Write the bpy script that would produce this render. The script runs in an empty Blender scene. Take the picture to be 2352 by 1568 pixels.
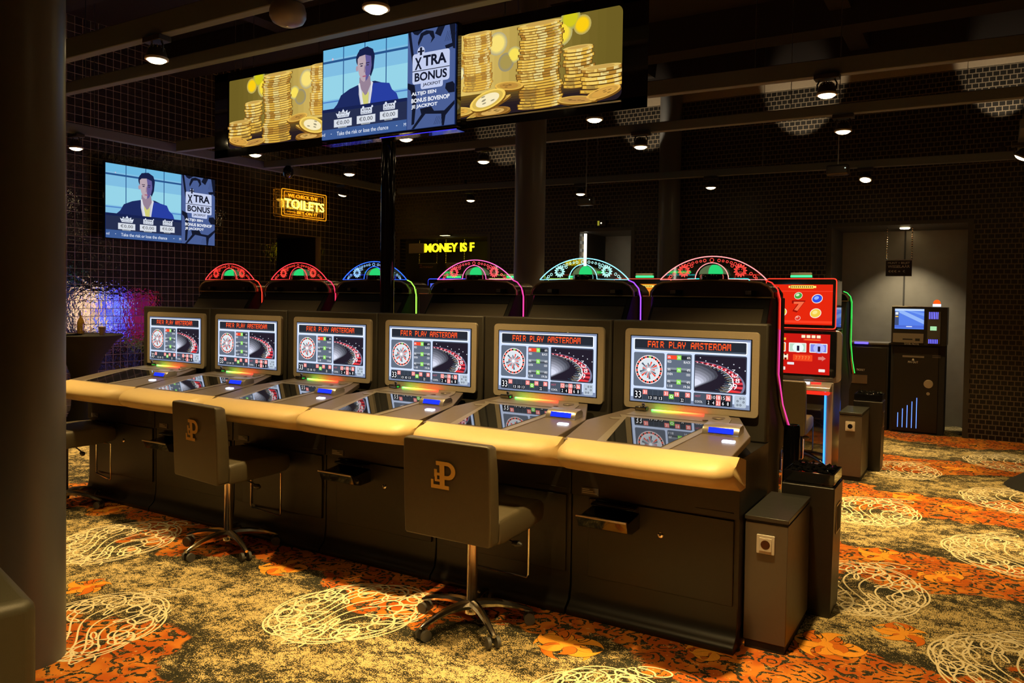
import bpy, math, random
from mathutils import Matrix, Vector
random.seed(7)
PI = math.pi
sc = bpy.context.scene
COL = sc.collection

# ------------------------------------------------------------ camera, world, exposure
cam_d = bpy.data.cameras.new('camera'); cam = bpy.data.objects.new('camera', cam_d); COL.objects.link(cam)
CAM = Vector((0.9213, -3.523, 1.6)); YAW, PIT, ROL = -0.542, 0.0271, 0.0149
fw = Vector((math.cos(PIT)*math.sin(YAW), math.cos(PIT)*math.cos(YAW), -math.sin(PIT)))
rt = Vector((math.cos(YAW), -math.sin(YAW), 0)); up = rt.cross(fw)
rt, up = rt*math.cos(ROL)+up*math.sin(ROL), up*math.cos(ROL)-rt*math.sin(ROL)
cam.matrix_world = Matrix(((rt.x, up.x, -fw.x, CAM.x), (rt.y, up.y, -fw.y, CAM.y), (rt.z, up.z, -fw.z, CAM.z), (0, 0, 0, 1)))
cam_d.sensor_width = 36; cam_d.lens = 1796.3/2352*36; cam_d.shift_y = -49.1/2352
cam_d.clip_start = 0.05; cam_d.clip_end = 60
sc.camera = cam
w = bpy.data.worlds.new('world'); sc.world = w; w.use_nodes = True
w.node_tree.nodes['Background'].inputs[0].default_value = (1.0, 0.72, 0.42, 1)
w.node_tree.nodes['Background'].inputs[1].default_value = 0.004
sc.view_settings.view_transform = 'Standard'; sc.view_settings.look = 'None'
sc.view_settings.gamma = 1; sc.view_settings.use_curve_mapping = False
sc.view_settings.exposure = 0.0
SPOT_W = 275          # power of one track spot
WARM = (1.0, 0.67, 0.25)

# ------------------------------------------------------------ helpers
def lin(c):
    return tuple(((v/255)/12.92 if v/255 <= 0.04045 else ((v/255+0.055)/1.055)**2.4) for v in c)
MC = {}
def pb(name, col, rough=0.5, metal=0.0, noise=0.0, nscale=30, bump=0.0, bscale=200, coat=0.0, spec=0.5, trans=0.0, alpha=1.0):
    if name in MC: return MC[name]
    m = bpy.data.materials.new(name); m.use_nodes = True; nt = m.node_tree
    b = nt.nodes['Principled BSDF']
    b.inputs['Base Color'].default_value = (*col, 1); b.inputs['Roughness'].default_value = rough
    b.inputs['Metallic'].default_value = metal; b.inputs['Coat Weight'].default_value = coat
    b.inputs['Specular IOR Level'].default_value = spec
    b.inputs['Transmission Weight'].default_value = trans; b.inputs['Alpha'].default_value = alpha
    tc = nt.nodes.new('ShaderNodeTexCoord')
    n = nt.nodes.new('ShaderNodeTexNoise'); n.inputs['Scale'].default_value = nscale; n.inputs['Detail'].default_value = 4
    nt.links.new(tc.outputs['Object'], n.inputs['Vector'])
    mr = nt.nodes.new('ShaderNodeMapRange'); mr.inputs[3].default_value = max(0, rough-0.05); mr.inputs[4].default_value = min(1, rough+0.05)
    nt.links.new(n.outputs[0], mr.inputs[0]); nt.links.new(mr.outputs[0], b.inputs['Roughness'])
    if noise:
        mx = nt.nodes.new('ShaderNodeMix'); mx.data_type = 'RGBA'
        mx.inputs[6].default_value = (*[c*(1-noise) for c in col], 1); mx.inputs[7].default_value = (*[min(1, c*(1+noise)) for c in col], 1)
        nt.links.new(n.outputs[0], mx.inputs[0]); nt.links.new(mx.outputs[2], b.inputs['Base Color'])
    if bump:
        n2 = nt.nodes.new('ShaderNodeTexNoise'); n2.inputs['Scale'].default_value = bscale; n2.inputs['Detail'].default_value = 3
        nt.links.new(tc.outputs['Object'], n2.inputs['Vector'])
        bp = nt.nodes.new('ShaderNodeBump'); bp.inputs['Strength'].default_value = bump; bp.inputs['Distance'].default_value = 0.002
        nt.links.new(n2.outputs[0], bp.inputs['Height']); nt.links.new(bp.outputs[0], b.inputs['Normal'])
    MC[name] = m; return m
def em(c, s=1.0):
    """emissive material, c in 0-255 display colours"""
    k = ('em', tuple(c), round(s, 3))
    if k in MC: return MC[k]
    m = bpy.data.materials.new('glow_%d_%d_%d' % tuple(c)); m.use_nodes = True; nt = m.node_tree
    nt.nodes.remove(nt.nodes['Principled BSDF'])
    e = nt.nodes.new('ShaderNodeEmission'); e.inputs[0].default_value = (*lin(c), 1); e.inputs[1].default_value = s
    nt.links.new(e.outputs[0], nt.nodes['Material Output'].inputs[0])
    MC[k] = m; return m

class MB:
    def __init__(s): s.v = []; s.f = []; s.m = []; s.mats = []
    def mi(s, m):
        if m not in s.mats: s.mats.append(m)
        return s.mats.index(m)
    def add(s, vs, fs, m):
        o = len(s.v); s.v += [tuple(p) for p in vs]; k = s.mi(m)
        for f in fs: s.f.append([i+o for i in f]); s.m.append(k)
    def box(s, x0, x1, y0, y1, z0, z1, m):
        vs = [(x, y, z) for x in (x0, x1) for y in (y0, y1) for z in (z0, z1)]
        s.add(vs, [(0, 1, 3, 2), (4, 6, 7, 5), (0, 4, 5, 1), (2, 3, 7, 6), (0, 2, 6, 4), (1, 5, 7, 3)], m)
    def prism(s, poly, ax, a, b, m):
        """poly in the two other axes (order x,y,z without ax), extruded along ax from a to b"""
        n = len(poly)
        def P(p, t):
            return (t, p[0], p[1]) if ax == 'x' else (p[0], t, p[1]) if ax == 'y' else (p[0], p[1], t)
        vs = [P(p, a) for p in poly]+[P(p, b) for p in poly]
        fs = [list(range(n)), list(range(2*n-1, n-1, -1))]+[[i, i+n, (i+1) % n+n, (i+1) % n] for i in range(n)]
        s.add(vs, fs, m)
    def tube(s, path, r, m, seg=8, closed=False, caps=True, radii=None):
        pts = [Vector(p) for p in path]; n = len(pts); vs = []
        prev = None
        for i, p in enumerate(pts):
            a = pts[(i-1) % n] if (closed or i > 0) else p
            b = pts[(i+1) % n] if (closed or i < n-1) else p
            t = (b-a).normalized()
            if prev is None:
                u = t.cross(Vector((0, 0, 1)));
                if u.length < 1e-3: u = t.cross(Vector((1, 0, 0)))
            else: u = prev-t*prev.dot(t)
            u.normalize(); prev = u; q = t.cross(u)
            rr = radii[i] if radii else r
            for k in range(seg):
                a_ = 2*PI*k/seg; vs.append(p+u*rr*math.cos(a_)+q*rr*math.sin(a_))
        fs = []
        for i in range(n if closed else n-1):
            for k in range(seg):
                j = (i+1) % n; k2 = (k+1) % seg
                fs.append((i*seg+k, i*seg+k2, j*seg+k2, j*seg+k))
        if not closed and caps: fs += [list(range(seg-1, -1, -1)), [(n-1)*seg+k for k in range(seg)]]
        s.add(vs, fs, m)
    def lathe(s, prof, m, c=(0, 0, 0), seg=24, a0=0, a1=2*PI, ax='z'):
        full = abs(a1-a0-2*PI) < 1e-6; ns = seg if full else seg+1; vs = []
        for r, z in prof:
            for k in range(ns):
                a = a0+(a1-a0)*k/seg; q = (r*math.cos(a), r*math.sin(a), z)
                if ax == 'y': q = (q[0], q[2], q[1])
                if ax == 'x': q = (q[2], q[0], q[1])
                vs.append((q[0]+c[0], q[1]+c[1], q[2]+c[2]))
        fs = []
        for i in range(len(prof)-1):
            for k in range(seg):
                k2 = (k+1) % ns; fs.append((i*ns+k, i*ns+k2, (i+1)*ns+k2, (i+1)*ns+k))
        s.add(vs, fs, m)
        if full:
            if prof[0][0] > 1e-6: s.add([vs[k] for k in range(ns)], [list(range(ns-1, -1, -1))], m)
            if prof[-1][0] > 1e-6: s.add([vs[(len(prof)-1)*ns+k] for k in range(ns)], [list(range(ns))], m)
    def loft(s, rings, m, closed=True, caps=True):
        n = len(rings[0]); vs = [p for r in rings for p in r]; fs = []
        for i in range(len(rings)-1):
            for k in range(n if closed else n-1):
                k2 = (k+1) % n; fs.append((i*n+k, i*n+k2, (i+1)*n+k2, (i+1)*n+k))
        if caps: fs += [list(range(n-1, -1, -1)), [(len(rings)-1)*n+k for k in range(n)]]
        s.add(vs, fs, m)
    def build(s, name, parent=None, smooth=False, bevel=0, loc=None, bseg=2):
        me = bpy.data.meshes.new(name); me.from_pydata(s.v, [], s.f)
        for m in s.mats: me.materials.append(m)
        me.polygons.foreach_set('material_index', s.m)
        me.update()
        import bmesh
        bm = bmesh.new(); bm.from_mesh(me)
        if not getattr(s, 'flat', False): bmesh.ops.recalc_face_normals(bm, faces=bm.faces)
        bm.to_mesh(me); bm.free()
        if smooth:
            me.polygons.foreach_set('use_smooth', [True]*len(me.polygons))
            try: me.set_sharp_from_angle(angle=math.radians(40))
            except Exception: pass
        o = bpy.data.objects.new(name, me); COL.objects.link(o)
        if loc: o.location = loc
        if parent: o.parent = parent
        if bevel:
            b = o.modifiers.new('bevel', 'BEVEL'); b.width = bevel; b.segments = bseg; b.limit_method = 'ANGLE'; b.angle_limit = math.radians(40)
            if not smooth:
                me.polygons.foreach_set('use_smooth', [True]*len(me.polygons))
                try: me.set_sharp_from_angle(angle=math.radians(35))
                except Exception: pass
        return o

# --- 2D artwork laid as thin layers on a panel: u to the right, v up (metres); facing -Y when built
TXT = {}
def text_polys(t, bold=0.0):
    k = (t, bold)
    if k not in TXT:
        cu = bpy.data.curves.new('lettering', 'FONT'); cu.body = t; cu.size = 1; cu.offset = bold; cu.resolution_u = 3; cu.fill_mode = 'FRONT'
        ob = bpy.data.objects.new('lettering', cu); me = ob.to_mesh()
        vs = [(v.co.x, v.co.y) for v in me.vertices]; fs = [list(p.vertices) for p in me.polygons]
        ob.to_mesh_clear(); bpy.data.objects.remove(ob); bpy.data.curves.remove(cu)
        x0 = min(v[0] for v in vs); x1 = max(v[0] for v in vs); y0 = min(v[1] for v in vs); y1 = max(v[1] for v in vs)
        TXT[k] = ([((v[0]-x0)/(x1-x0), (v[1]-y0)/(y1-y0)) for v in vs], fs)
    return TXT[k]
FONT5 = {'F': '1111110000111101000010000', 'A': '0111010001111111000110001', 'I': '1110001000010000100011100', 'R': '1111010001111101001010001', 'P': '1111010001111101000010000',
 'L': '1000010000100001000011111', 'Y': '1000110001011100010000100', 'M': '1101110101101011000110001', 'S': '0111110000011100000111110', 'T': '1111100100001000010000100',
 'E': '1111110000111101000011111', 'D': '1111010001100011000111110'}
class Art(MB):
    flat = True
    LZ = 0.0006
    def __init__(s, W, H): MB.__init__(s); s.W = W; s.H = H; s.mir = False
    def P(s, u, v, L):
        # u,v normalised, v downwards
        if s.mir: u = 1-u
        return (u*s.W, -L*s.LZ, (1-v)*s.H)
    def poly(s, pts, m, L=1):
        # keep the face turned to -Y
        q = [s.P(u, v, L) for u, v in pts]
        a = sum(q[i][0]*q[(i+1) % len(q)][2]-q[(i+1) % len(q)][0]*q[i][2] for i in range(len(q)))
        if a < 0: q.reverse()
        s.add(q, [list(range(len(q)))], m)
    def rect(s, u0, u1, v0, v1, m, L=1): s.poly([(u0, v0), (u1, v0), (u1, v1), (u0, v1)], m, L)
    def rr(s, u0, u1, v0, v1, r, m, L=1):
        ru = r/s.W; rv = r/s.H; p = []
        for cx, cy, a in ((u1-ru, v0+rv, -90), (u1-ru, v1-rv, 0), (u0+ru, v1-rv, 90), (u0+ru, v0+rv, 180)):
            for k in range(4):
                t = math.radians(a+k*30); p.append((cx+ru*math.cos(t), cy+rv*math.sin(t)))
        s.poly(p, m, L)
    def ell(s, cu, cv, ru, rv, m, L=1, n=24, rot=0, a0=0, a1=360):
        p = []; A = s.W/s.H
        for k in range(n+ (0 if a1-a0 >= 360 else 1)):
            t = math.radians(a0+(a1-a0)*k/n); x = ru*math.cos(t); y = rv*math.sin(t)/A
            p.append((cu+x*math.cos(rot)-y*math.sin(rot), cv+(x*math.sin(rot)+y*math.cos(rot))*A))
        if a1-a0 < 360: p.append((cu, cv))
        s.poly(p, m, L)
    def circ(s, cu, cv, r, m, L=1, n=24): s.ell(cu, cv, r/s.W, r/s.H, m, L, n)
    def line(s, pts, w, m, L=1):
        for (a, b), (c, d) in zip(pts[:-1], pts[1:]):
            x = (c-a)*s.W; y = (d-b)*s.H; l = math.hypot(x, y) or 1; nx = -y/l*w/2/s.W; ny = x/l*w/2/s.H
            s.poly([(a+nx, b+ny), (c+nx, d+ny), (c-nx, d-ny), (a-nx, b-ny)], m, L)
    def text(s, t, u0, u1, v0, v1, m, L=3, bold=0.0, slant=0):
        vs, fs = text_polys(t, bold); mir, s.mir = s.mir, False
        q = [s.P(u0+(u1-u0)*x+slant*y, v1+(v0-v1)*y, L) for x, y in vs]; s.mir = mir
        out = []
        for f in fs:
            a = sum(q[f[i]][0]*q[f[(i+1) % len(f)]][2]-q[f[(i+1) % len(f)]][0]*q[f[i]][2] for i in range(len(f)))
            out.append(f if a > 0 else f[::-1])
        s.add(q, out, m)
    def led(s, t, u0, u1, v0, v1, m, L=3):
        n = len(t)*6-1; du = (u1-u0)/n; dv = (v1-v0)/9.0
        rows = [0, 0, 1, 1, 2, 2, 3, 3, 4]
        for i, ch in enumerate(t):
            if ch == ' ': continue
            g = FONT5[ch]
            for r in range(9):
                for c in range(5):
                    if g[rows[r]*5+c] == '1':
                        u = u0+(i*6+c)*du; v = v0+r*dv
                        s.rect(u, u+du*1.02, v, v+dv*0.88, m, L)

def tag(o, label=None, cat=None, group=None, kind=None):
    if label: o['label'] = label
    if cat: o['category'] = cat
    if group: o['group'] = group
    if kind: o['kind'] = kind
    return o
def thing(name, label, cat, loc=(0, 0, 0), rz=0, group=None):
    o = bpy.data.objects.new(name, None); COL.objects.link(o); o.empty_display_size = 0.1
    o.location = loc; o.rotation_euler = (0, 0, rz); return tag(o, label, cat, group)
def dup(root, loc, rz=0, label=None, group=None):
    def cp(o, par):
        c = o.copy(); COL.objects.link(c)
        if par: c.parent = par
        for ch in list(o.children): cp(ch, c)
        return c
    r = cp(root, None); r.location = loc; r.rotation_euler = (0, 0, rz)
    if label: r['label'] = label
    if group: r['group'] = group
    return r
def arc(cx, cz, r, a0, a1, n, y=0): return [(cx+r*math.cos(math.radians(a0+(a1-a0)*k/n)), y, cz+r*math.sin(math.radians(a0+(a1-a0)*k/n))) for k in range(n+1)]

# ------------------------------------------------------------ materials
M = dict(
 black=pb('black_laminate', (0.014, 0.012, 0.010), 0.42, noise=.2),
 blackm=pb('black_matte', (0.012, 0.011, 0.011), 0.75, noise=.2),
 gloss=pb('black_gloss', (0.006, 0.006, 0.007), 0.08, coat=.5),
 panel=pb('charcoal_panel', (0.032, 0.028, 0.021), 0.55, noise=.15, bump=.1, bscale=500),
 bronze=pb('champagne_metal', (0.45, 0.39, 0.30), 0.45, .25, noise=.08, nscale=120),
 desk=pb('taupe_desk_metal', (0.15, 0.12, 0.10), 0.42, .3, noise=.06),
 trim=pb('silver_trim', (0.34, 0.30, 0.26), 0.35, .6),
 leather=pb('cream_leather', (0.53, 0.39, 0.175), 0.5, noise=.05, bump=.25, bscale=350),
 dleather=pb('dark_brown_leather', (0.070, 0.057, 0.033), 0.42, noise=.12, bump=.3, bscale=300),
 chrome=pb('chrome', (0.85, 0.80, 0.72), 0.2, 1.0),
 steel=pb('brushed_steel', (0.45, 0.42, 0.38), 0.35, 1.0),
 plastic=pb('grey_plastic', (0.09, 0.085, 0.08), 0.5),
 glass=pb('black_glass', (0.01, 0.011, 0.013), 0.03, spec=1.0, coat=1.0),
 logo=pb('gold_print', (0.60, 0.36, 0.07), 0.5),
 column=pb('painted_column', (0.095, 0.100, 0.108), 0.36, noise=.05),
 rail=pb('rail_paint', (0.12, 0.14, 0.155), 0.6, noise=.1),
 lampb=pb('lamp_body', (0.03, 0.028, 0.026), 0.4),
 post=pb('anodised_post', (0.11, 0.095, 0.075), 0.42, .35, noise=.08),
 postlid=pb('anodised_lid', (0.055, 0.055, 0.05), 0.35, .5, noise=.1),
 plinth=pb('plinth_black', (.010, .009, .008), .38, noise=.2),
 brass=pb('polished_brass', (.80, .60, .32), .32, .6),
 dchrome=pb('dark_chrome', (.30, .26, .20), .08, 1.0),
 silver=pb('silver_frame', (0.55, 0.50, 0.48), 0.3, .8),
 sock=pb('socket_white', (0.55, 0.52, 0.46), 0.4),
 ceil=pb('ceiling_black', (0.012, 0.009, 0.009), 0.9, noise=.2),
 cloth=pb('black_stretch_cloth', (0.010, 0.009, 0.009), 0.9, bump=.2),
)

# ------------------------------------------------------------ node helper
class NT:
    def __init__(s, name):
        s.m = bpy.data.materials.new(name); s.m.use_nodes = True; s.nt = s.m.node_tree; s.b = s.nt.nodes['Principled BSDF']
        s.tc = s.nt.nodes.new('ShaderNodeTexCoord')
    def _in(s, sock, v):
        if hasattr(v, 'type') and hasattr(v, 'links'): s.nt.links.new(v, sock)
        elif isinstance(v, (tuple, list)): sock.default_value = (*v, 1) if len(v) == 3 and sock.type == 'RGBA' else v
        else: sock.default_value = v
    def m_(s, op, a, b=0.0, c=0.0, clamp=False):
        n = s.nt.nodes.new('ShaderNodeMath'); n.operation = op; n.use_clamp = clamp
        s._in(n.inputs[0], a); s._in(n.inputs[1], b); s._in(n.inputs[2], c); return n.outputs[0]
    def noise(s, scale, detail=2, vec=None, dist=0.0, rough=.5):
        n = s.nt.nodes.new('ShaderNodeTexNoise'); n.inputs['Scale'].default_value = scale; n.inputs['Detail'].default_value = detail
        n.inputs['Distortion'].default_value = dist; n.inputs['Roughness'].default_value = rough
        s.nt.links.new(vec or s.tc.outputs['Object'], n.inputs['Vector']); return n.outputs[0]
    def ss(s, x, a, b):
        n = s.nt.nodes.new('ShaderNodeMapRange'); n.interpolation_type = 'SMOOTHSTEP'; s._in(n.inputs[0], x)
        s._in(n.inputs[1], a); s._in(n.inputs[2], b); n.inputs[3].default_value = 0; n.inputs[4].default_value = 1; return n.outputs[0]
    def mix(s, f, a, b):
        n = s.nt.nodes.new('ShaderNodeMix'); n.data_type = 'RGBA'; s._in(n.inputs[0], f); s._in(n.inputs[6], a); s._in(n.inputs[7], b); return n.outputs[2]

def carpet_material():
    t = NT('patterned_carpet'); sep = t.nt.nodes.new('ShaderNodeSeparateXYZ'); t.nt.links.new(t.tc.outputs['Object'], sep.inputs[0])
    x, y = sep.outputs[0], sep.outputs[1]
    wn = t.noise(1.3, 3); wn2 = t.noise(4.5, 3)
    yw = t.m_('ADD', y, t.m_('MULTIPLY', t.m_('SUBTRACT', wn, .5), 1.1))
    yw = t.m_('ADD', yw, t.m_('MULTIPLY', t.m_('SINE', t.m_('MULTIPLY', x, 3.08)), .13))
    band = t.m_('COSINE', t.m_('MULTIPLY', t.m_('SUBTRACT', yw, .02), 2*PI/1.78))
    band = t.m_('ADD', band, t.m_('MULTIPLY', t.m_('SUBTRACT', wn2, .5), 1.3))
    # gold speckle
    dens = t.m_('ADD', t.m_('MULTIPLY', band, -.75), t.m_('MULTIPLY', t.m_('SUBTRACT', t.noise(9, 4), .5), 4.2))
    thr = t.m_('SUBTRACT', .605, t.m_('MULTIPLY', t.ss(dens, -.8, 1.5), .15))
    sp = t.m_('ADD', t.m_('MULTIPLY', t.noise(150, 3, rough=.7), .7), t.m_('MULTIPLY', t.noise(38, 3), .3))
    gm = t.ss(t.m_('SUBTRACT', sp, thr), -.015, .02)
    gcol = t.mix(t.noise(3, 2), (.68, .50, .20), (.88, .70, .36))
    base = t.mix(t.noise(12, 2), (.022, .024, .016), (.05, .045, .028))
    c = t.mix(gm, base, gcol)
    # orange damask
    vm = t.nt.nodes.new('ShaderNodeTexVoronoi'); vm.feature = 'F1'; vm.inputs['Scale'].default_value = 8.5
    wv = t.nt.nodes.new('ShaderNodeTexNoise'); wv.inputs['Scale'].default_value = 7; wv.inputs['Detail'].default_value = 2
    t.nt.links.new(t.tc.outputs['Object'], wv.inputs['Vector'])
    va = t.nt.nodes.new('ShaderNodeVectorMath'); va.operation = 'MULTIPLY_ADD'
    t.nt.links.new(wv.outputs[1], va.inputs[0]); va.inputs[1].default_value = (.16, .16, 0); t.nt.links.new(t.tc.outputs['Object'], va.inputs[2])
    t.nt.links.new(va.outputs[0], vm.inputs['Vector'])
    swirl = t.m_('SINE', t.m_('MULTIPLY', vm.outputs[0], 21.0))
    dam = t.m_('ADD', swirl, t.m_('MULTIPLY', t.m_('SUBTRACT', t.noise(26, 3, dist=1.2), .45), 5.5))
    om = t.m_('MULTIPLY', t.ss(dam, -.35, -.1), t.ss(band, .16, .30))
    oc = t.mix(t.ss(t.noise(5, 2), .42, .62), (.55, .115, .012), (.74, .25, .03))
    oc = t.mix(t.m_('MULTIPLY', t.ss(t.noise(40, 2), .66, .7), .7), oc, (.75, .5, .22))
    c = t.mix(om, c, oc)
    pile = t.noise(420, 2)
    c = t.mix(t.m_('MULTIPLY', pile, .3), c, (.01, .009, .006))
    t.nt.links.new(c, t.b.inputs['Base Color']); t.b.inputs['Roughness'].default_value = .95; t.b.inputs['Specular IOR Level'].default_value = .1
    bp = t.nt.nodes.new('ShaderNodeBump'); bp.inputs['Strength'].default_value = .6; bp.inputs['Distance'].default_value = .004
    t.nt.links.new(pile, bp.inputs['Height']); t.nt.links.new(bp.outputs[0], t.b.inputs['Normal'])
    return t.m
def tile_material(name, bw, bh, mort, tile, grout, rough, offset=0.0, axis='x', wavy=0.0, grough=.6, squash=1.0, bumpd=.004, metal=0.0):
    t = NT(name); sep = t.nt.nodes.new('ShaderNodeSeparateXYZ'); t.nt.links.new(t.tc.outputs['Object'], sep.inputs[0])
    cmb = t.nt.nodes.new('ShaderNodeCombineXYZ'); t.nt.links.new(sep.outputs[1 if axis == 'x' else 0], cmb.inputs[0]); t.nt.links.new(sep.outputs[2], cmb.inputs[1])
    bt = t.nt.nodes.new('ShaderNodeTexBrick'); t.nt.links.new(cmb.outputs[0], bt.inputs['Vector'])
    bt.inputs['Scale'].default_value = 1; bt.inputs['Brick Width'].default_value = bw; bt.inputs['Row Height'].default_value = bh
    bt.inputs['Mortar Size'].default_value = mort; bt.inputs['Mortar Smooth'].default_value = .1; bt.inputs['Bias'].default_value = 0
    if metal: t.nt.links.new(t.m_('MULTIPLY', t.m_('SUBTRACT', 1.0, bt.outputs[1]), metal), t.b.inputs['Metallic'])
    bt.offset = offset; bt.offset_frequency = 2; bt.squash = squash; bt.squash_frequency = 3
    bt.inputs['Color1'].default_value = (*tile, 1); bt.inputs['Color2'].default_value = (*[v*.6 for v in tile], 1); bt.inputs['Mortar'].default_value = (*grout, 1)
    t.nt.links.new(bt.outputs[0], t.b.inputs['Base Color'])
    r = t.m_('ADD', t.m_('MULTIPLY', bt.outputs[1], grough-rough), rough); t.nt.links.new(r, t.b.inputs['Roughness'])
    h = t.m_('MULTIPLY', bt.outputs[1], -1.0)
    if wavy: h = t.m_('ADD', h, t.m_('MULTIPLY', t.noise(22, 2), wavy))
    bp = t.nt.nodes.new('ShaderNodeBump'); bp.inputs['Strength'].default_value = .8; bp.inputs['Distance'].default_value = bumpd
    t.nt.links.new(h, bp.inputs['Height']); t.nt.links.new(bp.outputs[0], t.b.inputs['Normal'])
    return t.m
CARPET = carpet_material()
TILE = tile_material('glazed_black_tiles', .1, .1, .003, (.16, .15, .14), (.42, .36, .28), .04, wavy=.7, metal=.75)
BRICK = tile_material('black_relief_bricks', .070, .060, .006, (.011, .010, .009), (.14, .115, .082), .45, offset=.5, axis='y', squash=1.0, grough=.8, bumpd=.01)

# ------------------------------------------------------------ room shell
YW, XL, ZC = 7.4, -8.75, 5.0
fl = MB(); fl.flat = True
fl.add([(XL, -6, 0), (5, -6, 0), (5, 8.6, 0), (XL, 8.6, 0)], [(0, 1, 2, 3)], CARPET)
WOOL = pb('cream_wool_lines', (.80, .69, .45), .95, noise=.15, nscale=200, spec=.1)
AMB = pb('amber_wool', (.80, .33, .035), .95, noise=.2, nscale=150, spec=.1)
DARKW = pb('dark_wool', (.04, .03, .015), .95, noise=.2, spec=.1)
LORG = pb('orange_wool', (.62, .15, .015), .95, noise=.2, nscale=150, spec=.1)
def strip(pts, wd, z, m, closed=False):
    n = len(pts); vs = []; fs = []
    for i, (x, y) in enumerate(pts):
        a = pts[i-1] if (i or closed) else pts[i]; b = pts[(i+1) % n] if (i < n-1 or closed) else pts[i]
        dx, dy = b[0]-a[0], b[1]-a[1]; l = math.hypot(dx, dy) or 1
        vs += [(x-dy/l*wd/2, y+dx/l*wd/2, z), (x+dy/l*wd/2, y-dx/l*wd/2, z)]
    for i in range(n if closed else n-1):
        j = (i+1) % n; fs.append((2*i+1, 2*j+1, 2*j, 2*i))
    fl.add(vs, fs, m)
def scribble(cx, cy, rot=0, s=1, lod=1):
    """the pale looping pen-flourish motif woven in the carpet"""
    c_, s_ = math.cos(rot), math.sin(rot)
    def T(p): return [(cx+s*(x*c_-y*s_), cy+s*(x*s_+y*c_)) for x, y in p]
    N = int(260*lod)
    for q, (k, e, a, sh) in enumerate(((7, .16, .30, 0), (9, .30, .23, .6), (5, .42, .16, 1.3), (11, .22, .27, 2.0))):
        p = []
        for i in range(N):
            t = 2*PI*i/N; r = a*(1+e*math.cos(k*t+sh))
            p.append((r*math.cos(t+.35*math.sin(k*t+sh)), 1.25*r*math.sin(t+.35*math.sin(k*t+sh))))
        strip(T(p), .0095*s, .0008+q*.0002, WOOL, True)
    for j in range(7):   # long waving strings across
        x0 = -.24+.08*j
        p = [(x0+.07*math.sin(i/26*5.2+j*.5), -.34*math.sqrt(max(.05, 1-(x0/.31)**2))+i/26*.68*math.sqrt(max(.05, 1-(x0/.31)**2))) for i in range(27)]
        strip(T(p), .009*s, .0017, WOOL)
    for j in range(3):   # end loops
        p = [(.06+.06*j+.055*math.cos(t*2*PI/24)*(1+.3*j % 2), .40+.03*j+.045*math.sin(t*2*PI/24)) for t in range(24)]
        strip(T(p), .0095*s, .0019, WOOL, True)
    p = [(-.1+i*.016, -.38-.05*math.sin(i*.9)) for i in range(22)]
    strip(T(p), .009*s, .0019, WOOL)
def flower(cx, cy, rot=0, s=1):
    c_, s_ = math.cos(rot), math.sin(rot)
    def T(p): return [(cx+s*(x*c_-y*s_), cy+s*(x*s_+y*c_)) for x, y in p]
    for k in range(11):
        a = k*2*PI/11+.2*math.sin(k*2.3+cx*9); L = .07+.085*abs(math.sin(k*1.7+cy*5))
        for m, sc_, z in ((DARKW, 1.10, .0005+.0001*k), (LORG if k % 3 == 1 else AMB, 1.0, .00055+.0001*k)):
            pts = []
            for i in range(13):
                u = i/12; r = .03+L*u; th = a+(1.1 if k % 2 else -.7)*u*u; wd = .034*math.sin(PI*min(1, u*.9+.12))*sc_
                pts.append((r*math.cos(th), r*math.sin(th), wd))
            vs = []; 
            for i, (x, y, wd) in enumerate(pts):
                b = pts[min(12, i+1)]; d = pts[max(0, i-1)]; dx, dy = b[0]-d[0], b[1]-d[1]; l = math.hypot(dx, dy) or 1
                (px_, py_), (qx, qy) = T([(x-dy/l*wd, y+dx/l*wd), (x+dy/l*wd, y-dx/l*wd)])
                vs += [(px_, py_, z), (qx, qy, z)]
            fl.add(vs, [(2*i+1, 2*i+3, 2*i+2, 2*i) for i in range(12)], m)
        p = T([((.10+.02*math.cos(t))*math.cos(a+.25)+.018*math.sin(t), (.10+.02*math.cos(t))*math.sin(a+.25)+.018*math.cos(t)) for t in [i*.6 for i in range(8)]])
        strip(p, .006*s, .0010, DARKW)
    p = T([(.035*math.cos(i*2*PI/14), .035*math.sin(i*2*PI/14)) for i in range(14)])
    fl.add([(x, y, .0009) for x, y in p], [list(range(14))], AMB)
for cx, cy, r, s in ((-3.84, -.55, .3, 1.05), (-1.80, -.56, -.35, 1.0), (-2.72, -1.36, .5, .95), (-.33, -.78, .2, .9), (1.10, .50, .3, 1.0), (.35, 1.26, .1, 1.05), (1.10, 2.40, .4, 1.05),
                     (.20, 3.08, 0, 1.05), (1.15, 4.10, .2, 1.05), (.28, 4.90, .1, 1.0), (1.15, 5.90, .3, 1.05), (2.1, 1.3, 0, 1), (2.1, 3.1, 0, 1), (-5.7, -.5, 0, 1), (-4.7, -1.4, 0, 1), (-6.5, -1.3, 0, 1), (-7.6, .4, 0, 1), (-7.5, 2.1, 0, 1), (-1.5, 3.1, 0, 1), (-4.0, 3.1, 0, 1)):
    scribble(cx, cy, r, s, .55 if cy > 2.5 or cx < -5 else 1)
for cx, cy, r, s in ((-.70, -.30, 0, 1.0), (.33, .36, .5, 1.0), (.63, .70, .2, .8), (-2.58, -.30, .8, .9), (-3.22, -1.10, .3, .75), (.42, 1.95, .1, 1), (.75, 1.72, .9, .8), (.45, 3.75, .2, 1), (.8, 3.6, 0, .8), (-4.6, -.1, .3, .9), (-.1, .0, .9, .7), (1.5, 1.6, .2, .9), (-1.2, -1.25, .4, .8), (.75, 5.3, 0, .9)):
    flower(cx, cy, r, s)
fl.build('floor').update_tag(); tag(bpy.data.objects['floor'], kind='structure')

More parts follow.
